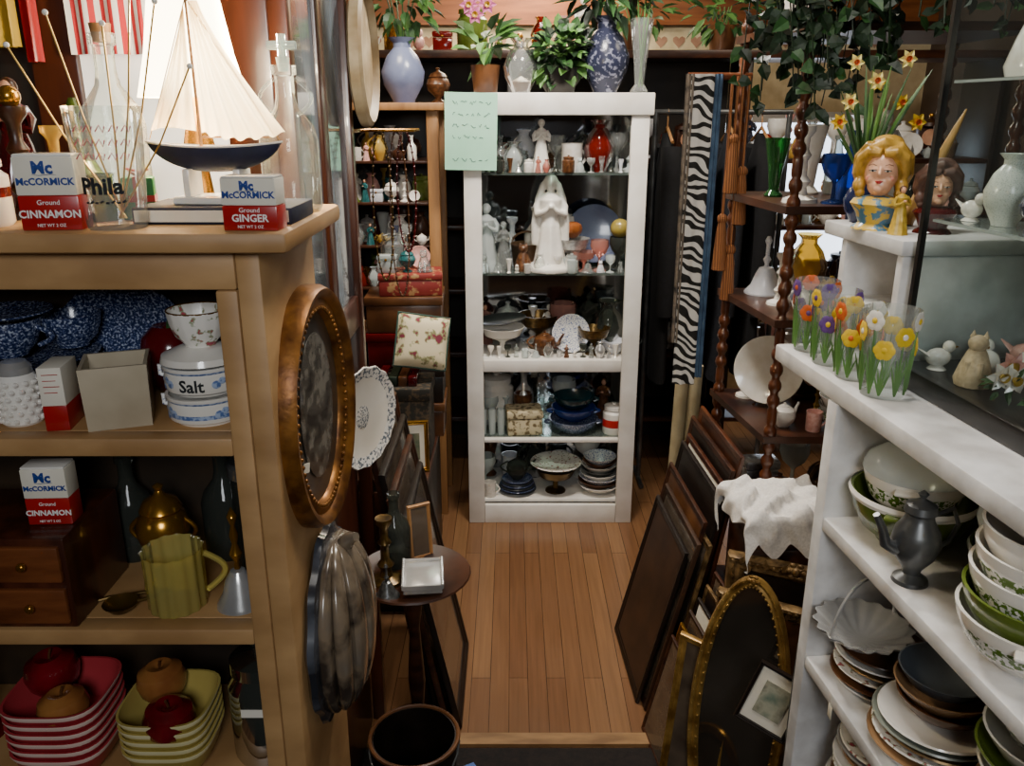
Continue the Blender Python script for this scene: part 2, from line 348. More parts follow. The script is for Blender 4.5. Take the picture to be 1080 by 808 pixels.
no=N.new('ShaderNodeTexNoise'); no.inputs['Scale'].default_value=1.5; no.inputs['Detail'].default_value=6; L.new(m2.outputs[0],no.inputs['Vector'])
mx=N.new('ShaderNodeMix'); mx.data_type='RGBA'; mx.blend_type='MULTIPLY'; mx.inputs[0].default_value=.5
L.new(br.outputs['Color'],mx.inputs[6]); L.new(no.outputs['Fac'],mx.inputs[7]); L.new(mx.outputs[2],bs.inputs['Base Color'])
bs.inputs['Roughness'].default_value=.24
strct('floor',-1.7,2.1,-1.3,4.4,-.05,0,fl)
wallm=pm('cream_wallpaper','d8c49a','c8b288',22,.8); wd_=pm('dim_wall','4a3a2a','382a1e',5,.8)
strct('wall_back',-1.7,2.1,4.3,4.4,0,2.4,wallm)
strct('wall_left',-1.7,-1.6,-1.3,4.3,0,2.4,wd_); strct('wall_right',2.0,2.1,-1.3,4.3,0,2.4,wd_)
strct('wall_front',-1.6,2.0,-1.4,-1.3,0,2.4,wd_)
strct('ceiling',-1.6,2.0,-1.3,4.3,2.4,2.45,pm('ceiling_boards','5a3e28','442c1a',4,.7,st=(9,1,1)))
strct('trim_1',-1.6,2.0,4.25,4.3,1.89,2.0,pm('orange_pine','94582a','743f18',4,.4,st=(1,1,9)))
strct('trim_2',-1.6,2.0,4.285,4.3,1.76,1.88,pm('border_paper','e0d2ae','d0c098',20,.8))
for i in range(5): strct(f'trim_{i+4}',-1.6+i*.8,-1.5+i*.8,.2,4.28,2.28,2.4,MC['orange_pine'])
b=B()
for i in range(40):
    cx=-1.5+i*.085; c=[]
    for j in range(14):
        t=2*pi*j/14; c.append(b.bm.verts.new((cx+.0019*16*math.sin(t)**3,4.283,1.82+.0019*(13*math.cos(t)-5*math.cos(2*t)-2*math.cos(3*t)-math.cos(4*t)))))
    b.face(c,0)
put('trim_3',mk(b,pm('heart_print','b08a72','a07860',20,.8)),kind='structure')
strct('window_1',.98,1.7,4.28,4.3,.55,1.45,pm('daylight_pane','dfe8f4','c8d6ea',2,.3,emi=4.0))
for i,(a,c,d,e) in enumerate(((.94,1.74,1.45,1.5),(.94,1.74,.5,.55),(.94,.98,.55,1.45),(1.7,1.74,.55,1.45),(1.33,1.35,.55,1.45))): strct(f'trim_{i+10}',a,c,4.25,4.3,d,e,white)
strct('trim_9',-.7,.8,1.69,1.73,0,.01,pm('threshold_wood','98744a','745432',4,.5,st=(2,9,1)))
put('carpet_runner',mk(B().box((1.6,2.4,.008),(0,0,.004),.002),pm('dark_carpet','1d1410','0f0a08',80,.95,bump=.5)),(.1,.48,0),label='dark brown worn carpet covering the near floor',cat='carpet')
# ================================================================= LEFT CREAM CABINET
LC=put('open_shelf_cabinet',None,(-.6,.86,0),label='cream painted wooden open shelf cabinet filled with china',cat='cabinet')
bx('top',-1.05,-.225,.835,1.11,1.364,1.386,cream,LC,.006)
bx('rail',-.974,-.2885,.862,.882,1.322,1.3635,cream,LC)
bx('side_panel',-.288,-.262,.862,1.10,0,1.3635,cream,LC)
bx('post',-.312,-.2885,.862,.89,0,1.3215,cream,LC)
bx('side_panel',-1.0,-.975,.862,1.10,0,1.3635,cream,LC)
bx('back_panel',-.974,-.2885,1.09,1.10,.02,1.36,inner_shade,LC,0)
for z in (1.153,.905,.655,.35,.1): bx('shelf',-.9745,-.289,.893,1.089,z-.02,z,cream,LC,.002); bx('shelf_edge',-.9745,-.3125,.866,.8925,z-.022,z,cream,LC,.003)
def tin(label,word,loc,w=.058,d=.032,h=.075,rot=0):
    b=B(); b.box((w,d,h*.46),(0,0,h*.23),.0015,1); b.box((w,d,h*.5),(0,0,h*.71),.0015,0)
    f=-d/2-.0004
    sw=B().tube([(-w*.2,f,h*.735),(-w*.08,f,h*.722),(w*.1,f,h*.735),(w*.2,f,h*.728)],[.0003,.0007,.0007,.0003],5,flat=.4)
    ps=[('body',mk(b,[paper,red])),('lid',mk(B().box((w*.98,d*.96,h*.05),(0,0,h*.975),.002),porc)),
        ('emblem',text('Mc',h*.22,bluein,bold=.0006),(w*-.02,f,h*.75)),('emblem',mk(sw,bluein)),('lettering',text('McCORMICK',w*.165,bluein,bold=.0003),(0,f,h*.6)),
        ('lettering',text('Ground',w*.12,whitein),(0,f,h*.34)),('lettering',text(word,w*.185,whitein,bold=.0002),(0,f,h*.17)),('lettering',text('NET WT 2 OZ',w*.075,whitein),(0,f,h*.05))]
    return thing('spice_tin',label,'tin',loc,ps,(0,0,rot))
Z=1.386
tin('red and white ground cinnamon tin on the cabinet top','CINNAMON',(-.466,.866,Z),rot=.12)
tin('squat red and white ground ginger tin on the cabinet top','GINGER',(-.262,.862,Z),.056,.03,.054,rot=-.05)
tin('red and white cinnamon tin on the small drawer chest','CINNAMON',(-.557,.92,1.026),.052,.03,.075,rot=.05)
b=B(); b.box((.026,.05,.03),(0,0,.015),.001,1); b.box((.026,.05,.045),(0,0,.0525),.001,0)
sc=B()
for r in range(4): sc.tube([(-.008,-.0255,.067-r*.007),(.009-.003*(r%2),-.0255,.067-r*.007)],.0005,4)
thing('recipe_tin','narrow white and red tin standing sideways on the shelf','tin',(-.522,.915,1.153),[('body',mk(b,[paper,red])),('print_lines',mk(sc,red))],(0,0,.15))
sc=B()
for r in range(3):
    for j in range(5):
        a=-pi/2+(j-2)*.32+.05*r; rr=.0345+.0012*r; x0=Vector((rr*math.cos(a),rr*math.sin(a),.07+r*.013)); sc.tube([x0,x0+Vector((.004,0,.006)),x0+Vector((.007,0,-.001)),x0+Vector((.009,0,.005))],.0007,4)
u2=B()
for j in range(8): a=-pi/2+(j-3.5)*.16; u2.tube([(.0322*math.cos(a),.0322*math.sin(a),.028),(.0322*math.cos(a+.1),.0322*math.sin(a+.1),.028+.002*(j%2))],.001,4)
ps=[('glass_body',lt('tumbler',.037,.12,clear,32)),('lettering',text('Phila',.022,ink,.0335,bold=.0007),(0,0,.037)),('print',mk(u2,ink)),('print',mk(sc,pm('pink_print','b8485a','a03a4c',9,.5)))]
thing('souvenir_tumbler','clear souvenir tumbler with black city lettering and pink print','glass',(-.408,.873,Z),ps,(0,0,.1))
gw=pm('gilt_wire','d8b26a','b08838',10,.3,metal=.7)
for i,(dx,dz) in enumerate([(-.09,.17),(-.05,.2),(.0,.19),(.05,.21),(.075,.15),(.03,.23)]):
    b=B().tube([(-dx*.15,0,0),(dx*.5,.01,dz*.5),(dx,.015,dz)],.001,6); b.ball(.003,(dx,.015,dz),m=1)
    put('swizzle_stick',mk(b,[gw,porc]),(-.408+dx*.1,.885,Z+.008),(0,0,0),label='thin gold swizzle stick standing in the tumbler',cat='stick',group='swizzle sticks in the tumbler')
thing('book','closed navy blue book lying under the sailboat stand','book',(-.318,.945,Z),[('cover',mk(B().box((.17,.1,.018),(0,0,.009),.002),blue)),('pages',mk(B().box((.163,.094,.012),(0,-.005,.009)),paper))])
hb=B()
def hull(u,v):
    x=u*2-1; w=(1-abs(x)**2.2)**.8*.018+.0004; dpt=.026*(1-abs(x)**2.5)**.7+.001; a=pi*v
    return Vector((x*.075,w*math.cos(a),.036+.005*x*x-dpt*math.sin(a)**.8))
hb.sheet(hull,28,13)
dk=B().sheet(lambda u,v:Vector(((u*2-1)*.075,((1-abs(u*2-1)**2.2)**.8*.018+.0004)*(v*2-1),.036+.005*(u*2-1)**2)),28,3)
rail=B()
for s in (1,-1): rail.tube([((i/10-1)*.0755,s*((1-abs(i/10-1)**2.2)**.8*.0185+.0004),.036+.005*(i/10-1)**2) for i in range(21)],.0012,6)
sail=bpy.data.materials.new('sail_cloth'); sail.use_nodes=True; sn=sail.node_tree.nodes; sl=sail.node_tree.links; sp=sn['Principled BSDF']; sp.inputs['Roughness'].default_value=.8
tl=sn.new('ShaderNodeBsdfTranslucent'); ms=sn.new('ShaderNodeMixShader'); ms.inputs[0].default_value=.8; sl.new(sp.outputs[0],ms.inputs[1]); sl.new(tl.outputs[0],ms.inputs[2]); sl.new(ms.outputs[0],sn['Material Output'].inputs[0])
nz=sn.new('ShaderNodeTexNoise'); nz.inputs['Scale'].default_value=30; rp=sn.new('ShaderNodeValToRGB'); rp.color_ramp.elements[0].color=hx('f0dcb0'); rp.color_ramp.elements[1].color=hx('fdf4dc'); tcx=sn.new('ShaderNodeTexCoord'); sl.new(tcx.outputs['Object'],nz.inputs[0]); sl.new(nz.outputs[0],rp.inputs[0]); sl.new(rp.outputs[0],sp.inputs['Base Color']); sl.new(rp.outputs[0],tl.inputs[0])
main=B().sheet(lambda u,v:Vector((-.012+u*.082*(1-v)**1.25+.010*u,-.012*math.sin(pi*u)*(1-v)+.0022*math.sin(u*34),.05+.132*v-.006*math.sin(pi*u)*(1-v)+.002*math.sin(u*34)*(1-v))),40,14)
jib=B().sheet(lambda u,v:Vector((-.016-u*.05*(1-v)**1.1,-.012*math.sin(pi*u)*(1-v)-.004+.002*math.sin(u*24),.052+.12*v+.004*math.sin(pi*u))),26,12)
rig=B().tube([(-.071,0,.043),(-.014,0,.185)],.0006,5).tube([(.073,0,.043),(-.014,0,.185)],.0006,5)
O2=(0,0,.024)
thing('model_sailboat','model sailboat with slim navy hull and cream cloth sails','model boat',(-.325,.945,Z+.0182),[('hull',mk(hb,blue),O2),('deck',mk(dk,porc),O2),('rail',mk(rail,porc),O2),('mast',mk(B().tube([(-.014,0,.03),(-.014,0,.19)],[.002,.0014],8),twood),O2),('boom',mk(B().tube([(-.014,0,.046),(.062,0,.046)],.0013,6),twood),O2),('mainsail',mk(main,sail,ang=90),O2),('jib',mk(jib,sail,ang=90),O2),('rigging',mk(rig,gw),O2),('stand',mk(B().box((.085,.05,.008),(0,0,.004),.002).box((.008,.036,.03),(-.028,0,.022),.002).box((.008,.036,.03),(.028,0,.022),.002),porc))],(0,0,-.05))
shade=bpy.data.materials.new('lampshade_fabric'); shade.use_nodes=True; nb=shade.node_tree.nodes['Principled BSDF']; nb.inputs['Base Color'].default_value=hx('fbe8bd'); nb.inputs['Roughness'].default_value=.8
nb.inputs['Emission Color'].default_value=hx('ffe9be'); nb.inputs['Emission Strength'].default_value=14
ln=shade.node_tree.nodes.new('ShaderNodeTexNoise'); ln.inputs['Scale'].default_value=60; bp=shade.node_tree.nodes.new('ShaderNodeBump'); bp.inputs['Strength'].default_value=.2
shade.node_tree.links.new(ln.outputs[0],bp.inputs['Height']); shade.node_tree.links.new(bp.outputs[0],nb.inputs['Normal'])
sh=B().lathe([(1,0),(.8,.4),(.6,1),(.58,1),(.78,.4),(.97,0),(1,0)],.062,.12,60,0,lambda a,t:1+.025*math.sin(30*a))
thing('table_lamp','lit table lamp with pleated cream shade behind sailboat','lamp',(-.375,1.04,Z),[('base',mk(B().lathe([(0,0),(1,0),(.95,.06),(.3,.12),(.22,.3),(.5,.45),(.3,.7),(.12,.85),(.1,1),(0,1)],.04,.15,28),brass)),('lamp_shade',mk(sh,shade),(0,0,.13)),('finial',mk(B().lathe([(0,0),(.5,0),(.3,.3),(1,.6),(0,1)],.008,.02,12),brass),(0,0,.25))])
thing('glass_decanter','clear glass decanter with looped handles and cross-shaped stopper','decanter',(-.262,1.02,Z),[('body',lt('bottle',.034,.165,clear,32)),('stopper',mk(B().lathe([(0,0),(.7,0),(1,1),(0,1)],.008,.015,14,z0=.158).tube([(0,0,.17),(0,0,.198)],.005,8).tube([(-.016,0,.186),(.016,0,.186)],.005,8),frost)),('handle',mk(B().tube(arc(.012,.11,.15,.018,9,-1),.002,8),clear)),('handle',mk(B().tube(arc(.012,.11,.15,.018,9,1),.002,8),clear))])
ves('pepper_mill','dark turned wooden pepper mill on the cabinet top','pepper mill','candle',.03,.12,dwood,(-.548,.96,Z),extra=[('knob',mk(B().ball(.012,(0,0,.13)),brass))])
ves('ginger_jar','white crackled jar beside the cinnamon tin','jar','jar',.035,.075,porc,(-.56,.885,Z),extra=[('rim_band',mk(B().lathe([(1.01,0),(1.01,1)],.035,.01,28,z0=.03),dred))])
ves('glass_bottle','tall clear glass bottle behind the tumbler','bottle','bottle',.036,.2,clear,(-.47,1.03,Z),extra=[('cork',mk(B().lathe([(0,0),(.8,0),(1,1),(0,1)],.012,.02,12,z0=.19),twood))])
b=B().box((.034,.03,.045),(0,0,.0225),.001); r=B().box((.007,.031,.046),(0,0,.0229)).box((.035,.031,.007),(0,0,.0225)); r.tube([(0,0,.046),(.012,0,.054),(.004,0,.05),(-.012,0,.055),(0,0,.046)],.002,6)
thing('gift_box','small green gift box with red ribbon','box',(-.418,.955,Z),[('box',mk(b,pm('green_wrap','1f7a3a','125a26',30,.4))),('ribbon',mk(r,red))],(0,0,.3))
item('teapot',(dred,'dark red glazed'),(-.615,.95,Z),.06,'on the cabinet top'); item('bell',(green,'green and gilt'),(-.515,1.03,Z),.13,'on the cabinet top')
item('figurine',(dred,'red-dressed'),(-.60,1.05,Z),.15,'on the cabinet top'); item('figurine',(brownp,'brown-dressed'),(-.66,.98,Z),.15,'on the cabinet top')
item('candlestick',(amber,'amber glass'),(-.505,.955,Z),.1,'on the cabinet top'); item('mug',(green,'green glazed'),(-.455,.935,Z),.05,'on the cabinet top')
# ---- shelf one
blueband=pm('pale_blue_band','9fb0cc','5470a4',200,.3,lo=.45,hi=.55)
def salt(R,h,txt):
    fb=[(0,0),(.8,0),(.82,.06,0),(.97,.16,0),(1,.3,0),(1,.44,1 if not txt else 0),(1,.56,0),(.98,.78,0),(1.03,.86,1),(1.03,.97,0),(.95,.97,0),(.92,.15,0),(0,.1,0)]
    ps=[('bowl',mk(B().lathe(fb,R,h,36),[porc,blueband]))]
    if txt: ps.append(('lettering',text('Salt',h*.55,ink,R*1.012,bold=.0004),(0,0,h*.26)))
    sp_=B()
    for s in (-1,1):
        for j in range(4):
            a=-pi/2+s*(.62+.16*j); T=Matrix.Translation((R*math.cos(a),R*math.sin(a),h*(.45+.14*math.sin(j*2.3))))@Matrix.Rotation(a,4,'Z')
            sp_.ball(.0055-.0008*j,(0,0,0),(.1,1,.9),0,8,5,T)
    ps.append(('blue_sprigs',mk(sp_,MC['pale_blue_band'])))
    for s in (-1,1): ps.append(('handle',mk(B().tube([(s*R*.98,0,h*.75),(s*R*1.16,0,h*.78),(s*R*1.15,0,h*.5),(s*R*.98,0,h*.45)],.003,8),delft)))
    return ps
for z,t,l in ((1.153,0,'white scalloped china crock with blue sprigs under the salt crock'),(1.1889,1,'white china crock lettered salt with blue sprigs')):
    thing('salt_crock',l,'crock',(-.362,.938,z),salt(.045,.036,t))
thing('china_lid','blue and white rimmed china lid on the crocks','lid',(-.362,.938,1.2248),[('lid',mk(B().lathe([(0,0),(.9,0),(1.05,.1,1),(1.0,.5,0),(.6,.9,0),(.5,1,0),(0,1,0)],.045,.018,32),[porc,blueband]))])
ves('sugar_bowl','fluted white bowl with pink roses on top of crocks','bowl','cup',.034,.042,rose,(-.362,.938,1.243),fl=lambda a,t:1+.03*abs(math.sin(8*a)),extra=[('rim',mk(B().tube([(.034*math.cos(a*pi/16),.034*math.sin(a*pi/16),.042) for a in range(32)],.001,6,closed=True),brass))],seg=48)
b=B().loops(lambda i,ins,z:((-1,1,1,-1)[i]*(.036-ins),(-1,-1,1,1)[i]*(.036-ins),z),[(.002,0),(0,.074),(.004,.074),(.006,.006)],4); b.box((.062,.062,.004),(0,0,.005))
thing('square_planter','square open cream ceramic planter on the shelf','planter',(-.462,.93,1.153),[('planter',mk(b,pm('cream_ceramic','c2b59c','a4967c',9,.4)))],(0,0,.35))
b=B().lathe([(0,0),(.9,0),(1,.05),(.92,.7),(.97,.9),(.8,1),(0,1)],.023,.06,28)
for j in range(6):
    for i in range(14):
        a=2*pi*(i+.5*(j%2))/14; b.ball(.0033,(.0232*math.cos(a),.0232*math.sin(a),.007+j*.0088),(1,1,1),0,6,4)
thing('hobnail_shaker','white hobnail milk glass shaker with metal lid','shaker',(-.575,.922,1.153),[('body',mk(b,porc)),('metal_lid',mk(B().lathe([(0,0),(1,0),(1,.5),(.7,.9),(0,1)],.0185,.016,24,z0=.06),silver))])
ves('tomato_jar','dark red apple-shaped lidded jar at shelf back','jar','apple',.038,.09,dred,(-.437,1.03,1.153),extra=[('knob',mk(B().tube([(0,0,.08),(.004,0,.1)],.004,8),leafA))])
for i in range(7): ves('blue_plate','dark blue and white plate in a stack','plate','plate',.078-.002*(i%3),.011,delft2,(-.6,1.005,1.153+i*.008),group='dark blue plates stacked at shelf back')
ves('blue_cup','dark blue and white cup resting on stacked plates','cup','cup',.04,.045,delft2,(-.615,.985,1.217),extra=[('handle',mk(B().tube(arc(.037,.012,.035,.018),.003,8),delft2))])
ves('blue_cup','dark blue and white cup resting on stacked plates','cup','cup',.037,.042,delft2,(-.56,1.03,1.217))
ves('saucer','dark blue saucer lying over a cup','saucer','plate',.055,.009,delft2,(-.615,.985,1.262))
put('platter',mk(B().lathe(PR['plate'],.085,.012,36,T=Matrix.Diagonal((1,.8,1,1))),delft2),(-.51,1.072,1.153+.07),(pi/2-.1,0,0),label='blue and white platter standing against the cabinet back',cat='platter')
put('mug',unit('mug',pm('brown_stripe_china','efe9df','9a6a40',20,.3,tex='bands',rot=(0,1.57,0),lo=.8,hi=.9)),(-.65,.925,1.153),scale=.065,label='white mug with brown stripes at the shelf edge',cat='mug')
# ---- shelf two
CH=put('spice_chest',None,(-.62,.94,.905),label='small red-brown wooden chest with drawers and brass knobs',cat='chest')
put('body',mk(B().box((.19,.14,.12),(0,0,.0605),.003),mwood),parent=CH)
for x,z in ((-.047,.089),(.047,.089),(-.047,.033),(.047,.033)):
    d=put('drawer',mk(B().box((.085,.008,.046),(0,0,0),.002),pm('drawer_wood','7c4624','5c3016',5,.35,st=(2,2,12))),(x,-.073,z),parent=CH)
    put('knob',mk(B().ball(.006,(0,-.008,0),(1,.8,1)),brass),parent=d)
ves('brass_urn','polished brass lidded urn on the shelf','urn','urn',.035,.135,brass,(-.463,.995,.905),extra=[('handle',mk(B().tube(arc(.028,.05,.085,.015),.003,8),brass)),('handle',mk(B().tube(arc(.028,.05,.085,.015,9,-1),.003,8),brass))])
cany=glass('canary_glass','f6e684',.3,.32)
ves('glass_pitcher','pale yellow pressed glass pitcher on the shelf','pitcher','mug',.037,.08,cany,(-.423,.922,.905),rot=.3,fl=lambda a,t:1+.03*math.sin(14*a),extra=[('handle',mk(B().tube(arc(.036,.015,.068,.024),.004,8),cany))],seg=84)
ves('storage_jar','tall dark glass storage jar with grey lid','jar','mug',.038,.135,smoke,(-.343,1.03,.905),extra=[('filling',mk(B().lathe([(0,0),(1,0),(1,1),(0,1)],.033,.11,20,z0=.004),leafD)),('lid',mk(B().lathe([(0,0),(1,0),(1,.8),(.9,1),(0,1)],.039,.02,26,z0=.1355),pewter))])
thing('hand_bell','silver and brass engraved hand bell on shelf','bell',(-.345,.925,.905),[('bell_cup',mk(B().lathe([(0,.05),(.8,0),(1,0),(.95,.1),(.7,.35),(.55,.7),(.3,.95),(0,1)],.03,.05,30),silver)),('handle',mk(B().lathe([(0,0),(.5,0),(.3,.1),(1,.25),(.4,.4),(.7,.55),(.3,.7),(.8,.85),(0,1)],.008,.085,16,z0=.05),brass))])
thing('ladle','coiled dark brass ladle lying on the shelf','ladle',(-.488,.905,.9065),[('bowl',mk(B().lathe([(0,0),(.6,.1),(1,.6),(.97,.62),(.55,.18),(0,.08)],.022,.02,20),brz)),('handle',mk(B().tube([(.02,0,.012),(.04,.0,.015),(.055,.015,.012),(.035,.03,.006),(-.02,.03,.003),(-.05,.02,.003)],.0025,8),brz))],(0,0,.2))
thing('price_tag','small white paper price tag hanging on string','tag',(-.655,.862,.87),[('tag',mk(B().box((.014,.0006,.022),(0,0,-.01),.0002),paper)),('string',mk(B().tube([(0,0,0),(.001,-.001,.02),(.0,.002,.036)],.0004,5),paper))])
scatter(-.97,-.73,1.0,.905,.09,.15,'on the dim cabinet shelf'); scatter(-.97,-.7,.98,1.153,.07,.12,'on the dim cabinet shelf')
item('bottle',(smoke,'smoky glass'),(-.53,1.05,.905),.15,'behind the spice chest'); item('bottle',(smoke,'smoky glass'),(-.40,1.055,.905),.16,'behind the brass urn')
# ---- shelf three
sq=lambda a,t:1/((abs(math.cos(a))**3.6+abs(math.sin(a))**3.6)**.278)
def sqbowl(x,y,z,w,colm,rim,where,g):
    pr=[(0,0),(.55,0),(.64,.1),(.86,.45),(.96,.85),(1,.96,1),(1,1,1),(.95,1,0),(.84,.5),(.6,.16),(0,.12)]
    put('square_bowl',mk(B().lathe(pr,w/2,.052,48,0,sq),[colm,rim]),(x,y,z),label=where,cat='bowl',group=g)
pred=pm('pink_red_enamel','b43c42','982830',5,.3); pyel=pm('yellow_enamel','bca85c','a08c44',5,.3); rimw=pm('pale_rim','f0d8cc','e0c4b6',5,.3); rimy=pm('pale_yellow_rim','ece4bc','dcd29c',5,.3)
for i in range(6): sqbowl(-.597,.93,.655+i*.0135,.128,pred,rimw,'pink red square bowl with pale rim in nested stack','red nested square bowls')
for i in range(5): sqbowl(-.457,.93,.655+i*.0125,.118,pyel,rimy,'yellow square bowl with pale rim in nested stack','yellow nested square bowls')
ared=pm('red_apple_skin','7e101c','40060a',14,.2,coat=.3); agold=pm('golden_apple_skin','a4703a','7c4424',14,.25)
def apple(x,y,z,r,m,l):
    thing('apple',l,'apple',(x,y,z),[('fruit',lt('apple',r,r*1.75,m,24)),('stem',mk(B().tube([(0,0,r*1.5),(.002,0,r*1.75),(.005,0,r*1.98)],.0016,6),brownp))],(rnd.uniform(-.1,.1),rnd.uniform(-.1,.1),rnd.uniform(0,6)),'decorative apples in the bowls')
zb=.655+5*.0135+.009; apple(-.622,.958,zb+.012,.035,ared,'shiny dark red apple in the red bowls'); apple(-.58,.9,zb,.032,agold,'golden brown apple in the red bowls')
zb=.655+4*.0125+.009; apple(-.478,.962,zb+.012,.033,agold,'golden brown apple in the yellow bowls'); apple(-.45,.9,zb,.033,ared,'shiny dark red apple in the yellow bowls')
ves('glass_jar','large dark glass jar with small white price label','jar','jar',.043,.17,smoke,(-.34,.95,.655),extra=[('price_label',mk(B().box((.03,.0008,.012),(0,-.0445,.095)),paper)),('contents',mk(B().lathe([(0,0),(1,0),(1,1),(0,1)],.038,.1,20,z0=.005),vdark))])
scatter(-.97,-.7,.98,.655,.09,.15,'on the low cabinet shelf')
# ---- oval frame on side panel
portrait=pm('dim_portrait','3a3028','181310',7,.2,lo=.3,hi=.7,c3='5a4e42',coat=.4)
greyp_=pm('grey_engraving','8a8478','33302c',40,.25,lo=.38,hi=.62,c3='5c574e',coat=.6)
frame('oval gilded frame with grey engraving and small white tag',.25,.315,.034,.026,gold,pm('engraving_mat','4c463e','3a352e',9,.3,coat=.6),(-.2575,1.0,.985),(0,0,pi/2-.09),oval=True,extra=[('engraving',mk(B().lathe([(0,0),(1,0),(1,.001),(0,.001)],1,1,40,T=Matrix.Translation((0,-.0095,.16))@Matrix.Diagonal((.062,1,.095,1))@Matrix.Rotation(pi/2,4,'X')),greyp_)),('price_tag',mk(B().box((.02,.001,.012),(-.06,-.0115,.1),0,0,(0,.3,0)),paper))])
cer=pm('grey_brown_glaze','6e6356','382f28',14,.25,c3='7c6c58',lo=.38,hi=.62,coat=.4); cerb=pm('slate_blue_glaze','4a4e56','24262c',16,.25,lo=.4,hi=.56,coat=.4)
b=B()
T=Matrix.Translation((.022,0,.12))@Matrix.Diagonal((.05,.106,.124,1))
pr=[(0,-1)]+[(math.cos(t)**.8,math.sin(t)) for t in [(-80+i*10)*pi/180 for i in range(17)]]+[(0,1)]
b.lathe(pr,1,1,120,0,lambda a,t:1-.16*(1-abs(math.cos(6*a))**.4),T)
d=B().lathe([(0,0),(.9,0),(1,.35),(.98,.8),(.9,1),(0,1)],1,1,60,0,lambda a,t:1+.03*math.cos(11*a),Matrix.Translation((0,0,.12))@Matrix.Diagonal((.018,.118,.14,1))@Matrix.Rotation(pi/2,4,'Y'))
thing('ceramic_gourd_mold','flat ribbed grey-brown glazed ceramic gourd mold hung on cabinet side','ceramic mold',(-.2615,1.0,.71),[('ribbed_shell',mk(b,cer,ang=70)),('rim_plate',mk(d,cerb)),('stem_knob',mk(B().tube([(.035,0,.235),(.045,-.006,.25),(.055,-.012,.255)],[.012,.009,.006],10),cer))])
# ================================================================= HUTCH behind
H=put('display_hutch',None,(-.7,1.5,0),label='tall cherry wood display hutch with glazed side',cat='cabinet')
for n,a in (('post',(-.36,-.33,1.33,1.36,0,2.1)),('post',(-.36,-.33,1.79,1.82,0,2.1)),('post',(-1.1,-1.07,1.33,1.36,0,2.1)),('stile',(-.435,-.3605,1.335,1.355,.8,2.05)),
            ('stile',(-.72,-.65,1.335,1.355,.8,2.05)),('crown',(-1.12,-.31,1.31,1.84,2.1,2.15)),('lower_body',(-1.07,-.3605,1.357,1.789,0,.8)),('side_rail',(-.355,-.335,1.3605,1.7895,1.05,1.12)),('side_rail',(-.355,-.335,1.3605,1.7895,.8,.84)),('side_stile',(-.352,-.336,1.55,1.6,1.1205,2.09)),('back_panel',(-1.07,-.361,1.80,1.815,.8005,2.09))):
    bx(n,*a,mwood,H)
bx('glass_pane',-.347,-.343,1.361,1.549,1.1205,2.09,pm('painted_reflection_glass','96a4ae','34383c',2.2,.1,st=(1,3,1),coat=.5),H,0)  # bluish reflection and dark interior painted as colour on an opaque pane
bx('glass_pane',-.347,-.343,1.601,1.789,1.1205,2.09,MC['painted_reflection_glass'],H,0)
bx('glass_pane',-.649,-.4355,1.343,1.347,.8005,2.05,pm('painted_window_glow','f0ece2','b8b2a6',5,.3,emi=1.4),H,0)  # window brightness put into this hutch pane as emission
bx('glass_pane',-1.069,-.7205,1.343,1.347,.8005,2.05,dimg,H,0)
def cloth(name,label,mat,x,y,z0,z1,w,fold=.012,nf=4,rot=0,cat='cloth',group=None,taper=1):
    h=z1-z0
    f=lambda u,v:Vector(((u-.5)*w*(taper+(1-taper)*v),fold*math.sin(u*nf*2*pi)*(1.2-v*.6),h*v))
    return put(name,mk(B().sheet(f,nf*8,8),mat),(x,y,z0),(0,0,rot),label=label,cat=cat,group=group)
stripe=pm('red_white_stripe','f0eae2','c4262e',22,.8,tex='bands',lo=.48,hi=.52)
cloth('striped_flag','small red and white striped flag hanging on hutch',stripe,-.585,1.31,1.58,1.75,.12,.006,3,cat='flag')
cloth('yellow_cloth','yellow cloth hanging beside the striped flag',yellow,-.735,1.31,1.59,1.78,.04,nf=2)
cloth('red_cloth','red cloth hanging beside the striped flag',red,-.70,1.315,1.57,1.78,.025,nf=1)
b=B().lathe([(0,0),(.9,0),(1,.2),(1,.8),(.93,1),(.9,.8),(.86,.5),(0,.45)],.14,.03,40)
thing('hanging_platter','large round cream stained platter hanging on hutch corner','platter',(-.325,1.875,1.61),[('platter',mk(b,pm('stained_cream','ccbb9a','9c8460',14,.5))),('wire_hook',mk(B().tube([(.0,.13,.01),(0,.15,.0),(0,.14,-.03)],.002,6),pewter))],(pi/2,0,pi/2+.02))
b=B().lathe([(0,0),(.5,0),(.55,.3),(.8,.55),(1,1),(.98,1.15),(.78,.8,1),(.55,.5,0),(0,.45,0)],.108,.016,64,fl=lambda a,t:1+(.018*math.cos(16*a) if t>.5 else 0))
thing('wall_plate','scalloped cream plate with grey-blue printed rim','plate',(-.315,1.62,.9),[('plate',mk(b,[porc,pm('rim_print','e6e4e0','66707c',130,.25,lo=.5,hi=.56)])),('printed_spray',mk(B().ball(.022,(0,0,.0075),(1,1.2,.06),0,16,6),pm('spray_print','e6e4e0','7c848c',220,.25,lo=.46,hi=.54)))],(pi/2,0,pi/2-.45))
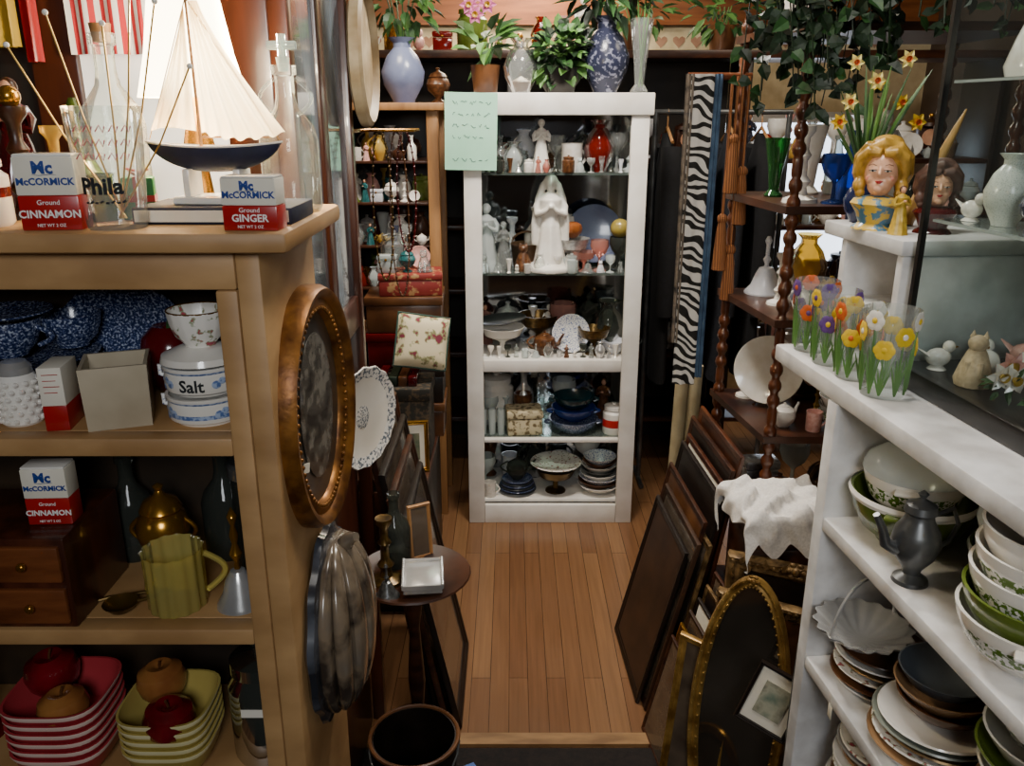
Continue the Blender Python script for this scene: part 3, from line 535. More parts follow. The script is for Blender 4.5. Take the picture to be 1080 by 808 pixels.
# ================================================================= small round table + items
ves('round_side_table','small round dark wooden pedestal side table','table','plate',.118,.02,dwood,(-.2,1.475,.6),extra=[('pedestal',mk(B().lathe([(0,0),(.8,0),(.5,.05),(.6,.2),(.3,.35),(.6,.55),(.35,.8),(.8,1),(0,1)],.03,.52,20,z0=-.52),dwood))]+[('leg',mk(B().tube([(0,0,-.5),(.05*math.cos(a),.05*math.sin(a),-.52),(.09*math.cos(a),.09*math.sin(a),-.592)],[.016,.014,.009],8),dwood)) for a in (.2,2.3,4.4)])
b=B().box((.075,.1,.014),(0,0,.007),.002); t=B().loops(lambda i,ins,z:((-1,1,1,-1)[i]*(.04-ins),(-1,-1,1,1)[i]*(.053-ins),z),[(0,.012),(0,.02),(.004,.02),(.004,.012)],4)
for i in range(14): t.ball(.0035,(-.038,-.05+i*.0077,.02),(1,1,1),0,6,4); t.ball(.0035,(.038,-.05+i*.0077,.02),(1,1,1),0,6,4)
thing('silver_tray_box','small rectangular mirrored silver box with beaded edge','box',(-.175,1.44,.6235),[('box',mk(b,silver)),('beaded_rim',mk(t,silver))],(0,0,.1))
W='on the round side table'
item('candlestick',(brz,'dark bronze'),(-.25,1.46,.61),.14,W); item('bottle',(smoke,'smoky glass'),(-.24,1.53,.61),.16,W)
frame('tiny brown frame standing on the side table',.05,.12,.008,.008,twood,portrait,(-.19,1.555,.609),(-.1,0,.5)); item('bell',(pewter,'pewter'),(-.24,1.4,.613),.07,W)
b=B().lathe([(0,0),(.8,0),(.82,.03),(1,.95),(1.05,.96),(1.05,1),(.96,1),(.78,.06),(0,.05)],.078,.40,40,0,lambda a,t:1)
thing('metal_bucket','tall dark metal bucket beside the side table','bucket',(-.18,1.26,.008),[('bucket',mk(b,pm('dark_metal','2c221c','17110d',12,.4,metal=.5))),('rim',mk(B().tube([(.081*math.cos(a*pi/16),.081*math.sin(a*pi/16),.40) for a in range(32)],.004,8,closed=True),brownp)),('handle',mk(B().tube([(.083*math.cos(pi+a*pi/12),.083*math.sin(pi+a*pi/12),.39-.05*math.sin(a*pi/12)) for a in range(13)],.002,6),pewter))])
put('price_card',mk(B().box((.06,.08,.001),(0,0,0)),pm('blue_card','4c6aa8','d8b94a',9,.7,lo=.45,hi=.5)),(-.1,1.58,.0095),(0,0,.5),label='blue and yellow card lying on the floor',cat='card')
for i,(x,y,w,h,th,m) in enumerate([(-.14,1.93,.36,.6,.2,vdark),(-.168,1.95,.42,.66,.185,dwood),(-.195,2.0,.42,.7,.17,vdark),(-.222,2.02,.42,.76,.155,dwood)]):
    frame('dark wooden picture frame leaning beside the aisle',w,h,.03,.014,m,portrait,(x,y,0),(-th,0,pi/2),group='dark frames leaning beside the aisle')
DC=put('low_dark_cabinet',None,(-.6,2.5,0),label='low dark wooden cabinet stacked with boxes and cushions',cat='cabinet')
bx('body',-.95,-.26,2.28,2.8,0,.44,vdark,DC); bx('top',-.96,-.25,2.27,2.81,.44,.46,dwood,DC)
for x in (-.78,-.43): bx('door',x-.16,x+.16,2.265,2.28,.04,.42,dwood,DC)
frame('small gold framed print with cream mat on low cabinet',.1,.16,.014,.012,brass,pm('small_print','8a8468','4d5a44',30,.6),(-.3,2.33,.46),(-.1,0,.15),mat=paper)
gt=pm('dark_tapestry','1e1c14','4a3a26',70,.8,lo=.5,hi=.6)
thing('patterned_box','dark brown patterned storage box on low cabinet','box',(-.34,2.49,.46),[('box',mk(B().box((.17,.17,.2),(0,0,.1),.004),gt)),('lid',mk(B().box((.18,.18,.04),(0,0,.22),.004),gt))])
for i,(x,m) in enumerate(((-.40,dred),(-.365,leafD),(-.335,brownp),(-.305,dred))):
    put('book',mk(B().box((.026,.13,.03),(0,0,.015),.002),m),(x,2.49,.70),label='old dark cloth-bound book on the patterned box',cat='book',group='old books on the patterned box')
b=B()
for s in (1,-1):
    b.sheet(lambda u,v:Vector(((u*2-1)*.085*(1-.06*(1-(v*2-1)**2)),s*.032*((1-(u*2-1)**4)*(1-(v*2-1)**4))**.5,(v*2-1)*.085*(1-.06*(1-(u*2-1)**2)))),14,14)
thing('floral_cushion','cream needlepoint cushion with roses on stacked boxes','cushion',(-.278,2.49,.825),[('cushion',mk(b,pm('rose_needlepoint','d8cba8','7c3040',30,.9,lo=.52,hi=.62,c3='8c9060'),ang=80)),('piping',mk(B().tube([(-.082,0,-.082),(.082,0,-.082),(.082,0,.082),(-.082,0,.082)],.004,6,closed=True),pm('teal_trim','3a5a50','2a4038',9,.8)))],(-.3,.2,.3))
for i,(z,m,l) in enumerate([(.46,brownp,'brown'),(.58,vdark,'black'),(.70,dred,'dark red'),(.82,brownp,'brown')]):
    thing('storage_box',f'{l} lidded storage box stacked on low cabinet','box',(-.35,2.7,z),[('box',mk(B().box((.24,.17,.09),(0,0,.045),.004),m)),('lid',mk(B().box((.25,.18,.028),(0,0,.1045),.003),m))],(0,0,rnd.uniform(-.03,.03)),'storage boxes stacked on low cabinet')
rf=pm('red_floral','842822','b08858',50,.5,lo=.55,hi=.62)
thing('red_tin_box','red floral tin box on top of stacked boxes','box',(-.33,2.69,.94),[('box',mk(B().box((.2,.14,.05),(0,0,.025),.004),rf)),('lid',mk(B().box((.205,.145,.02),(0,0,.06),.004),rf))],(0,0,.1))
W='on the low cabinet'
scatter(-.93,-.5,2.35,.46,.15,.3,W); scatter(-.93,-.52,2.6,.46,.25,.4,W); scatter(-.43,-.24,2.66,1.01,.07,.11,'on top of the red box',dens=3); scatter(-.43,-.24,2.73,1.01,.1,.15,'on top of the red box',dens=3)
scatter(-.45,-.36,2.33,.46,.1,.16,W,dens=3,kinds=['bottle','bud_vase','figurine'])
# ================================================================= back-left tan shelf unit
TU=put('tan_shelf_unit',None,(-.55,3.1,0),label='tan wooden open shelf unit crowded with figurines',cat='shelf')
for x in (-.86,-.27): 
    bx('post',x-.02,x+.02,2.95,2.99,0,1.505,twood,TU); bx('post',x-.02,x+.02,3.21,3.25,0,1.505,twood,TU)
bx('top',-.9,-.23,2.93,3.27,1.505,1.53,twood,TU); bx('back_panel',-.839,-.291,3.242,3.25,.1,1.505,vdark,TU,0)
zs=(1.34,1.2,1.05,.9,.74,.5,.25)
for z in zs: bx('shelf',-.839,-.291,2.96,3.24,z-.01,z,dwood,TU)
for z in zs[:6]:
    for y,h in ((2.985,.085),(3.065,.11),(3.15,.12)): scatter(-.62 if z>.7 else -.83,-.292,y,z,h*.7,h,'on the tan shelf unit',dens=4)
def foliage(n,c,rad,size,mats,stems=None,drop=0,wid=.45):
    b=B()
    for i in range(n):
        while True:
            p=Vector((rnd.uniform(-1,1),rnd.uniform(-1,1),rnd.uniform(-1,1)))
            if p.length<1: break
        q=Vector((c[0]+p.x*rad[0],c[1]+p.y*rad[1],c[2]+p.z*rad[2]))
        d=Vector((p.x+rnd.uniform(-.5,.5),p.y+rnd.uniform(-.5,.5),p.z+rnd.uniform(-.3,.5)-drop))
        b.leaf(q,d,(rnd.uniform(-.3,.3),-.5,1),size*rnd.uniform(.7,1.2),size*wid*rnd.uniform(.8,1.2),rnd.randrange(len(mats)))
    for s in (stems or []): b.tube(s,.0025,5,0)
    return mk(b,mats,smooth=False)
def trailing(nv,c,R,L,size,mats,wid=.8):
    b=B()
    for v in range(nv):
        a=rnd.uniform(0,6.28); o=rnd.uniform(.3,1); ln_=rnd.uniform(.4,1)*L; P=[]
        for i in range(9):
            t=i/8; r=R*o*(.3+.7*math.sin(min(1,t*1.6)*pi/2)); P.append(Vector((c[0]+r*math.cos(a+.5*t),c[1]+r*math.sin(a+.5*t),c[2]+.06*math.sin(t*pi)-ln_*t*t)))
        b.tube(P,.0014,4,0)
        for i in range(1,9):
            for k in range(2): b.leaf(P[i]+Vector((rnd.uniform(-.01,.01),)*3),(rnd.uniform(-1,1),rnd.uniform(-1,.4),rnd.uniform(-.9,.2)),(rnd.uniform(-.3,.3),-1,.4),size*rnd.uniform(.6,1.2),size*wid,rnd.randrange(len(mats)))
    return mk(b,mats,smooth=False)
def flowers(pts,r,mats):
    out=[]
    for p in pts:
        b=B()
        for k in range(6):
            a=k*pi/3; b.leaf((0,0,0),(math.cos(a),-.4,math.sin(a)),(0,-1,0),r,r*.7,0)
        b.lathe([(0,0),(.5,0),(.7,.6),(1,1),(.9,.95),(.5,.3),(0,.2)],r*.32,r*.5,12,1,T=Matrix.Rotation(pi/2,4,'X'))
        out.append(('flower',mk(b,[rnd.choice(mats[:-1]),mats[-1]],smooth=False),p))
    return out
thing('flower_vase','blue-grey ceramic vase with leafy green stems','vase',(-.375,3.06,1.53),[('vase',lt('vase',.075,.21,pm('blue_grey_glaze','7a84a4','5a6282',7,.25))),('foliage',foliage(90,(0,0,.36),(.13,.1,.13),.07,[leafA,leafB],[[(0,0,.15),(.05*math.cos(a),.05*math.sin(a),.35)] for a in range(6)]))]+flowers([(.03,-.08,.36),(-.06,-.08,.4)],.03,[pinkp,porc,yellow]))
W='on top of the tan shelf unit'
item('vase',(brownp,'brown'),(-.54,3.06,1.53),.22,W); item('display_plate',(rose,'floral'),(-.70,3.1,1.53),.28,W); item('urn',(brownp,'brown'),(-.262,3.14,1.53),.12,W)
for i,(x,m,l) in enumerate([(-.30,brz,.34),(-.25,dred,.28),(-.275,brownp,.4)]):
    P=[(.022*math.sin(j/44*2*pi),0,-l*.5*(1-math.cos(j/44*2*pi))) for j in range(44)]
    b=B().tube(P,.0016,5,closed=True)
    for p in P: b.ball(.0034,p,(1,1,1),0,7,5)
    put('bead_necklace',mk(b,m),(x,1.97+i*.05,1.459),label='thin strand of beads hanging from the hutch corner',cat='necklace',group='bead necklaces hanging by the hutch')
b=B().tube([(-.345,1.825,1.46),(-.345,2.12,1.46)],.004,8)
for i in range(3): b.tube([(-.345,1.97+i*.05,1.46),(-.22,1.97+i*.05,1.46)],.003,8)
put('wire_hook_rail',mk(b,brass),label='brass wire rail holding hanging bead necklaces',cat='hook rail')
# ================================================================= WHITE BOOKCASE
BC=put('white_bookcase',None,(.146,3.03,0),label='tall white painted bookcase with glass shelves',cat='bookcase')
x0,x1,y0,y1=-.163,.455,2.88,3.2
for x in (x0,x1-.06): bx('side_panel',x,x+.06,y0,y0+.025,0,1.49,white,BC)
for x in (x0,x1-.02): bx('side_panel',x,x+.02,y0+.0255,y1,0,1.49,white,BC)
bx('top',x0-.012,x1+.012,y0-.01,y1,1.49,1.56,white,BC,.004)
bx('bottom_rail',x0+.0605,x1-.0605,y0,y0+.02,0,.075,white,BC); bx('bottom_shelf',x0+.0205,x1-.0205,y0+.0255,y1,.075,.09,white,BC)
bx('shelf',x0+.0205,x1-.0205,y0+.0255,y1,.62,.65,white,BC); bx('shelf_edge',x0+.0605,x1-.0605,y0,y0+.025,.605,.65,white,BC)
bx('mirror_back',x0+.021,x1-.021,y1-.004,y1-.001,.091,1.489,pm('smoked_mirror','a8acb2','8a8e94',3,.08,metal=1),BC,0)
shg=glass('shelf_glass','cfe2da',.4,.1)
for z in (1.304,.961,.34): bx('glass_shelf',x0+.0205,x1-.0205,y0+.026,y1-.01,z-.008,z,shg,BC,0)
bx('shelf_edge',x0+.0605,x1-.0605,y0,y0+.0255,.33,.345,white,BC)
W='on the white bookcase'
Y=2.97
item('bottle',(gglass,'green glass'),(-.09,Y,1.304),.15,W); item('pitcher',(frost,'frosted glass'),(.005,Y,1.304),.1,W); item('figurine',(porc,'white porcelain'),(.1,Y-.01,1.304),.17,W)
item('goblet',(clear,'clear glass'),(.15,Y+.02,1.304),.12,W); item('bottle',(clear,'clear glass'),(-.04,Y,1.304),.12,W)
item('mug',(porc,'plain white'),(.205,Y-.02,1.304),.095,W,.6); item('vase',(ruby,'ruby glass'),(.3,Y,1.304),.17,W); item('goblet',(clear,'clear glass'),(.36,Y-.01,1.304),.13,W); item('candlestick',(frost,'frosted glass'),(.41,Y,1.304),.15,W)
R='on the rear bookcase shelf'
def rows(z,lo,hi,xa=-.13,xb=.42,ys=(3.05,3.13)):
    for i,y in enumerate(ys): scatter(xa,xb,y,z,lo*(1+.15*i),hi*(1+.15*i),R,kinds=KG,dens=6,mats=CG)
def front(z,lo=.04,hi=.065,xa=-.12,xb=.41): scatter(xa,xb,2.918,z,lo,hi,'at the bookcase shelf front',kinds=['bird_figurine','cat_figurine','mug','goblet','vase','bell','bud_vase','ginger_jar','figurine'],dens=2,mats=CG)
rows(1.304,.07,.13); front(1.304,.035,.06)
b=B(); u_fig(b); b.lathe([(0,0),(.26,0),(.26,.05),(.22,.08),(0,.08)],1,1,20)
for sx in (1,-1): b.tube([(sx*.03,.03,.99),(sx*.085,.03,.93),(sx*.13,.03,.78),(sx*.165,.02,.5),(sx*.17,.01,.28)],[.03,.035,.045,.05,.04],10)
b.ball(.085,(0,.03,.955),(1,.9,1.1))
put('madonna_statue',blend(b,porc,.012),(.135,2.965,.961),label='tall white porcelain statue of a robed woman praying',cat='statue',scale=.32)
item('figurine',(frost,'frosted glass'),(-.09,2.965,.961),.23,W); item('figurine',(clear,'clear glass'),(-.03,2.96,.961),.17,W)
item('basket',(wicker,'wicker'),(.055,3.04,.961),.13,W); item('cat_figurine',(brownp,'brown'),(.04,2.96,.961),.1,W)
item('compote',(silver,'silver'),(.215,3.0,.961),.11,W); ves('ribbed_pumpkin','muted orange ribbed ceramic pumpkin on silver dish','pumpkin','apple',.038,.055,orange,(.215,3.0,1.072),fl=lambda a,t:1-.08*abs(math.cos(5*a)))
item('display_plate',(delft2,'blue and white china'),(.3,3.09,.961),.22,W); item('compote',(pink,'pink glass'),(.255,2.95,.961),.07,W); item('goblet',(pink,'pink glass'),(.31,2.955,.961),.11,W)
item('goblet',(smoke,'smoky glass'),(.38,2.96,.961),.12,W); put('glass_ball',mk(B().ball(.034,(0,0,.034),m=0,u=20,v=14),pm('yellow_ball','a8964a','7c6a2c',9,.15,coat=.6)),(.38,2.96,1.077),label='shiny yellow glass ball resting on a goblet',cat='ball')
item('mug',(frost,'frosted glass'),(.185,2.95,.961),.05,W)
rows(.961,.13,.22,-.13,.24,(3.1,)); rows(.961,.08,.13,-.13,.02,(3.03,)); front(.961,.04,.07)
ves('footed_bowl','white oval footed bowl on the bookcase','bowl','foot',.082,.1,porc,(-.035,2.985,.65))
put('serving_tray',mk(B().lathe(PR['plate'],.095,.015,36,T=Matrix.Diagonal((1,.65,1,1))),pewter),(-.04,2.99,.762),(.12,-.1,0),label='dark metal oval tray resting on the footed bowl',cat='tray')
item('teapot',(brownp,'dark brown'),(.12,2.96,.65),.1,W); item('compote',(brz,'bronze'),(.1,3.06,.65),.13,W)
put('spiral_plate',mk(B().lathe(PR['plate'],.072,.012,36),delft),(.215,2.99,.723),(pi/2-.15,0,.2),label='blue and white plate standing upright on the bookcase',cat='plate')
item('compote',(brz,'bronze'),(.3,2.965,.65),.1,W); item('bowl',(delft,'blue and white'),(.375,2.975,.65),.05,W); item('pitcher',(smoke,'smoky glass'),(.36,3.06,.65),.18,W)
rows(.65,.13,.22,ys=(3.13,)); rows(.65,.12,.17,.14,.3,(3.06,)); front(.65,.04,.06)
for x in (-.11,-.075,-.042): ves('drinking_glass','clear drinking glass on the bookcase','glass','tumbler',.016,.1,frost,(x,2.95,.34),group='drinking glasses on the bookcase')
cw=pm('cream_weave','c8bb98','6a5a3c',60,.8,lo=.5,hi=.6)
thing('wicker_box','cream woven box with lid on the bookcase','box',(.045,2.975,.34),[('box',mk(B().box((.13,.1,.065),(0,0,.0325),.006),cw)),('lid',mk(B().box((.138,.108,.03),(0,0,.081),.008),cw))],(0,0,.1))
for i,(r,h,m) in enumerate([(.095,.05,delft2),(.085,.05,pm('cobalt_enamel','24408a','182c68',6,.2)),(.08,.05,pm('dark_teal_enamel','163a42','0c242a',6,.2))]):
    ves('casserole','blue and white rimmed casserole in a stack','casserole','cup',r,h,m,(.235,2.995,.34+i*.045),extra=[('handle',mk(B().tube(arc(r*.95,h*.5,h*.8,.018),.005,8),m)),('handle',mk(B().tube(arc(r*.95,h*.5,h*.8,.018,9,-1),.005,8),m))],group='casseroles stacked on the bookcase')
ves('lidded_crock','white crock with red band on the bookcase','crock','jar',.042,.12,porc,(.385,2.965,.34),extra=[('band',mk(B().lathe([(1.01,0),(1.01,1)],.042,.03,26,z0=.03),red))])
rows(.34,.12,.2,ys=(3.13,)); rows(.34,.1,.15,-.12,.12,(3.07,))
for i in range(6): ves('saucer','dark rimmed china saucer in a stack','saucer','plate',.075-.003*i,.012,delft2 if i%2 else pewter,(.02,2.98,.09+i*.0085),group='saucers stacked on the bookcase')
ves('tall_compote','footed bronze compote holding dishes','dish','foot',.08,.1,brz,(.17,2.98,.09)); ves('oval_dish','cream shallow dish on the bronze compote','dish','plate',.1,.02,rose,(.17,2.98,.192))
for i in range(8): ves('soup_bowl','white and brown rimmed soup bowl in a stack','bowl','bowl',.085-.003*i,.035,[porc,brownp,delft,porc,pewter][i%5],(.34,2.985,.09+i*.016),group='soup bowls stacked on the bookcase')
item('goblet',(frost,'clear glass'),(-.105,3.0,.09),.14,W); item('mug',(porc,'white'),(-.085,2.93,.09),.06,W); item('teapot',(smoke,'smoky glass'),(.02,2.975,.145),.1,W)
rows(.09,.13,.2,ys=(3.13,))
s=B()
for r in range(6):
    if r==4: continue
    xx=-.06; z=.09-r*.036
    while xx<.05:
        n=rnd.randint(3,6); s.tube([(xx+j*.004,-.0012,z+rnd.uniform(-.006,.007)) for j in range(n)],.0009,4); xx+=n*.004+.006
thing('paper_sign','mint green paper sign with faint handwriting taped on bookcase','sign',(-.135,2.862,1.438),[('paper_sheet',mk(B().box((.172,.001,.245)),mint)),('handwriting',mk(s,pen))],(0,0.02,0.03))
zt=1.56
def plant(label,loc,potm,R,h,n,c,rad,size,mats,fl=None,potp='tumbler',wid=.45,drop=0):
    ps=[('pot',lt(potp,R,h,potm)),('foliage',foliage(n,c,rad,size,mats,[[(0,0,h*.5),(rnd.uniform(-.5,.5)*rad[0],rnd.uniform(-.5,.5)*rad[1],c[2])] for _ in range(6)],wid=wid,drop=drop))]
    return thing('potted_plant',label,'plant',loc,ps+(fl or []))
plant('pink orchid in brown pot on the bookcase top',(-.09,3.0,zt),brownp,.05,.09,26,(0,0,.16),(.07,.06,.06),.09,[leafA,leafB],flowers([(-.02,-.05,.3),(-.05,-.05,.27),(-.03,-.06,.24),(.01,-.06,.27)],.03,[pinkp,pm('orchid_pink','c86a9c','a04878',9,.5),yellow]))
ves('glass_vase','round clear glass vase on the bookcase top','vase','vase',.06,.17,clear,(.03,2.96,zt),extra=[('pebbles',mk(B().lathe([(0,0),(.5,0),(.8,.6),(0,1)],.05,.05,16,z0=.004),brownp))])
plant('bushy ivy in dark teapot-shaped pot',(.165,2.96,zt),blackm,.055,.08,230,(0,0,.12),(.09,.06,.09),.045,[leafA,leafD,leafB],None,wid=.8)
item('teapot',(blackm,'black glazed'),(.165,3.12,zt),.2,'on top of the white bookcase')
thing('floral_vase','large dark floral ceramic vase with greenery','vase',(.315,3.0,zt),[('vase',lt('vase',.08,.24,floral)),('foliage',foliage(110,(0,0,.33),(.13,.08,.08),.1,[leafA,leafD],[[(0,0,.2),(.03,0,.33)]],wid=.3))])
ves('tall_glass_vase','tall slender clear glass vase on bookcase top','vase','slim',.04,.23,clear,(.425,2.96,zt),extra=[('stems',mk(B().tube([(0,0,.02),(.01,0,.3)],.003,6).tube([(.01,0,.02),(-.02,0,.33)],.003,6).tube([(0,.01,.02),(.03,0,.32)],.003,6),leafB))])
RU2=put('rear_display_shelf',None,(.15,3.6,0),label='dark rear display shelf crowded with ornaments',cat='shelf')
for x in (-.95,.0,.95,1.95): bx('upright',x-.02,x+.0,3.5,3.8,0,1.7,vdark,RU2)
bx('back_board',-.97,.93,3.8,3.815,0,1.7,pm('shade_dark_backing','2e241a','1c150f',4,.6),RU2,0)  # board colour darkened to deepen the shade behind the ornaments
bx('top',-.98,1.96,3.48,3.82,1.7,1.73,dwood,RU2)
for z in (.2,.5,.78,1.05,1.32): 
    for a,c in ((-.949,-.021),(.001,.929),(.951,1.929)): bx('shelf',a,c,3.5,3.79,z-.02,z,dwood,RU2)
R='on the rear display shelf'
for z in (.5,.78,1.05,1.32): scatter(.5,.9,3.58,z,.09,.16,R,dens=3); scatter(.97,1.9,3.56,z,.08,.17,R,dens=3); scatter(.97,1.9,3.68,z,.12,.2,R,dens=3)
scatter(-.9,.35,3.62,1.73,.12,.22,'on top of the rear display shelf',mats=CM[:10])
# ================================================================= coats
RK=put('clothes_rack',None,(.75,3.28,0),label='metal clothes rack holding dark coats',cat='rack')
put('rail',mk(B().tube([(-.22,0,1.5),(.3,0,1.5)],.01,10),pewter),parent=RK)
for x in (-.21,.29): put('leg',mk(B().tube([(x,0,0.01),(x,0,1.5)],.01,10).tube([(x,-.1,.012),(x,.1,.012)],.01,8),pewter),parent=RK)
bw=pm('black_wool','101014','0a0a0c',50,.95)
for i in range(4):
    x=.585+i*.118; m=[bw,pm('dark_navy_wool','0e1120','090b14',50,.95),pm('charcoal_denim','1c1f28','12141a',60,.9),bw][i]
    def cf(u,v):
        a=u*2*pi; w=.15-.02*math.sin(v*pi)+(.0 if v<.85 else -(v-.85)*.9); d=.036*(1-.6*max(0,v-.8)*4)
        return Vector((d*math.cos(a)*(1+.1*math.sin(9*a)*(1-v)),w*math.sin(a),.95*v-.1))
    b=B().sheet(cf,40,14,cu=True)
    for s in (1,-1): b.tube([(0,s*.115,.80),(0,s*.15,.6),(.0,s*.16,.35),(0,s*.15,.18)],[.04,.04,.036,.032],12)
    thing('coat','dark heavy coat hanging on the clothes rack','coat',(x,3.28,.575),[('coat_body',mk(b,m,ang=80)),('hanger',mk(B().tube([(0,-.12,.82),(0,0,.87),(0,.12,.82)],.006,6).tube([(0,0,.87),(0,0,.9),(0,.012,.925),(0,0,.937),(0,-.01,.925)],.003,6),twood))],(0,0,0),'dark coats on the rack')
# ================================================================= etagere right
ET=put('spool_turned_etagere',None,(.8,2.1,0),label='dark wooden whatnot shelf with spool-turned posts',cat='shelf')
tw=pm('walnut_turned','64361c','3a1c0d',8,.3,coat=.4)
zs=[.18,.47,.75,1.04,1.3,1.68]
sec=[(0,0)]; n=220
for i in range(n+1): sec.append(([.6,.92,1.0,.92,.6][i%5] if i%25>4 else .75,i/n))
sec.append((0,1))
pm_=mk(B().lathe(sec,.016,1.72,12),tw,ang=80)
for x,y in ((.63,1.9),(.585,2.24),(1.1,1.9),(1.1,2.24)): put('turned_post',pm_,(x-.8,y-2.1,0),parent=ET)
for z in zs:
    f=B(); P=[(.61,1.885),(1.12,1.885),(1.12,2.26),(.565,2.26)]
    lo=[f.bm.verts.new((x-.8,y-2.1,z-.018)) for x,y in P]; hi=[f.bm.verts.new((x-.8,y-2.1,z)) for x,y in P]
    f.face(lo[::-1],0); f.face(hi,0)
    for i in range(4): f.face((lo[i],lo[(i+1)%4],hi[(i+1)%4],hi[i]),0)
    put('shelf',mk(f,dwood),parent=ET)
W='on the spool-turned whatnot'
item('candlestick',(porc,'white porcelain'),(.67,1.98,1.3),.17,W); item('bud_vase',(gglass,'green glass'),(.65,2.12,1.3),.14,W); item('goblet',(bglass,'blue glass'),(.735,1.95,1.3),.11,W)
item('bottle',(bglass,'blue glass'),(.79,2.0,1.3),.16,W); item('figurine',(porc,'white porcelain'),(.85,1.98,1.3),.2,W)
item('display_plate',(porc,'white porcelain'),(.69,2.13,.75),.19,W,-.5); item('teapot',(rose,'floral china'),(.68,1.96,.75),.07,W,.5); item('mug',(pinkp,'pink'),(.745,1.93,.75),.05,W)
item('teapot',(brownp,'brown'),(.7,2.0,.47),.15,W); item('basket',(wicker,'wicker'),(.86,2.0,.47),.18,W)
for z,hs in ((1.04,(.09,.12,.16)),(.75,(.08,.1,.14)),(1.3,(.08,.12,.16)),(.47,(.1,.12,.16))):
    for i,(y,h) in enumerate(zip((1.93,2.06,2.19),hs)):
        if z in (.75,1.3) and i<1: xa=.88
        elif z==.75 and i==1: xa=.78
        elif z==.47: xa=.66 if i==2 else .95
        elif z==1.3: xa=.72 if i==2 else .9
        else: xa=.66-.02*i
        scatter(xa,1.08,y,z,h*.7,h*1.1,W,dens=5,mats=CM)
for i in range(4): ves('glass_bowl','clear and pale green glass bowl in a stack','bowl','bowl',.055,.04,[pgreen,frost,porc,frost][i],(.815,1.945,.752+i*.022),group='glass bowls stacked on whatnot')
zebra=pm('zebra_cloth','d8d4cc','15130f',13,.8,tex='zebra',lo=.45,hi=.52,rot=(0,1.2,0))
b=B().tube([(.44,2.22,1.585),(.60,2.22,1.585)],.009,10).tube([(.575,2.22,1.585),(.585,2.24,1.67)],.009,8)
put('scarf_rail',mk(b,tw),label='dark wooden rail fixed to the whatnot holding scarves',cat='rail')
for x,m,l,z0,w,tp in ((.475,zebra,'black and white zebra print',.78,.058,1.05),(.515,pm('blue_scarf','4f6a86','2c405a',18,.8),'blue grey',.8,.02,1),(.443,pm('grey_scarf','57504a','2a2826',24,.8,c3='887a6a'),'grey patterned',.9,.022,.8)):
    cloth('scarf',f'{l} scarf hanging from the rail',m,x,2.205,z0,1.59,w,.003,2,0,'scarf','scarves on the rail',tp)
tas=pm('rust_silk','a86a38','7a4622',60,.7,tex='bands',bump=.5)
for x,zb in ((.548,1.1),(.575,1.02),(.562,1.3),(.59,1.22)):
    b=B().tube([(0,0,1.585-zb),(0,0,.14)],.004,8).ball(.014,(0,0,.135)).lathe([(0,0),(.8,0),(1,.02),(.7,.8),(.5,1),(0,1)],.019,.125,28,fl=lambda a,t:1+.08*math.sin(14*a))
    put('curtain_tassel',mk(b,tas),(x,2.2,zb),label='rust orange silk tassel on cord',cat='tassel',group='silk tassels on the rail')
thing('hanging_ivy','trailing dark ivy in basket hanging from ceiling','plant',(.62,1.8,1.72),[('foliage',trailing(34,(0,0,.02),.17,.24,.034,[leafD,leafD,leafA])),('basket',mk(B().lathe(PR['bowl'],.07,.06,20,z0=-.01),wicker)),('chain',mk(B().tube([(.06,0,.04),(0,0,.3),(0,0,.68)],.002,5).tube([(-.06,0,.04),(0,0,.3)],.002,5),pewter))])
thing('hanging_ivy','dark feathery greenery hanging from ceiling above case','plant',(.93,1.55,1.78),[('foliage',trailing(46,(0,0,.02),.26,.16,.035,[leafD,leafD,leafD,leafA],.5)),('basket',mk(B().lathe(PR['bowl'],.07,.05,20),wicker)),('chain',mk(B().tube([(0,0,.04),(0,0,.62)],.002,5),pewter))])
plant('leafy pale plant in white pot on whatnot top',(.68,2.12,1.68),porc,.05,.09,60,(0,0,.17),(.09,.07,.07),.06,[leafA,leafD])
for x in (.5,.85,1.2): plant('trailing green plant on a rear shelf top',(x,3.64,1.73),brownp,.06,.1,90,(0,0,.17),(.13,.1,.11),.07,[leafB,leafA])
# ================================================================= leaning frames right aisle
brp=pm('brown_board','402816','2a180c',9,.5)
for i in range(8):
    m,l=[(vdark,'black'),(brp,'brown'),(dwood,'dark brown'),(goldd,'gilt'),(vdark,'black'),(mwood,'reddish brown'),(dwood,'dark brown'),(tw,'walnut')][i]
    frame(f'{l} framed picture leaning beside the aisle',[.34,.36,.38,.34,.4,.36,.4,.38][i],[.46,.5,.54,.5,.6,.62,.66,.7][i],.022,.009,m,[brp,portrait,brownp,portrait,vdark,paper,vdark,dwood][i],(.328+.018*i,[2.02,2.0,2.05,1.98,2.06,2.08,2.1,2.08][i],0),(-.235+.011*i,0,-pi/2+.05),group='framed pictures leaning by the aisle')
for i in range(6):
    m,l=[(dwood,'dark brown'),(brass,'thin brass'),(brp,'brown'),(vdark,'black'),(goldd,'gilt'),(dwood,'dark brown')][i]
    frame(f'{l} small frame leaning beside the aisle',.2,.28+.035*i,.012,.007,m,[portrait,brownp,portrait,paper,vdark,portrait][i],(.348+.016*i,1.66,0),(-.23+.012*i,0,-pi/2+.12),group='small frames leaning by the aisle')
for i,x in enumerate((.49,.53)):
    put('paper_roll',mk(B().lathe([(0,0),(1,0),(1,1),(.7,1),(.65,.9),(0,.9)],.02,.78,18),pm('tan_roll','b4a582','8c7c58',9,.8)),(x,2.36,0),(-.04,.03,0),label='tall rolled cream paper standing behind frames',cat='roll',group='rolled papers behind the frames')
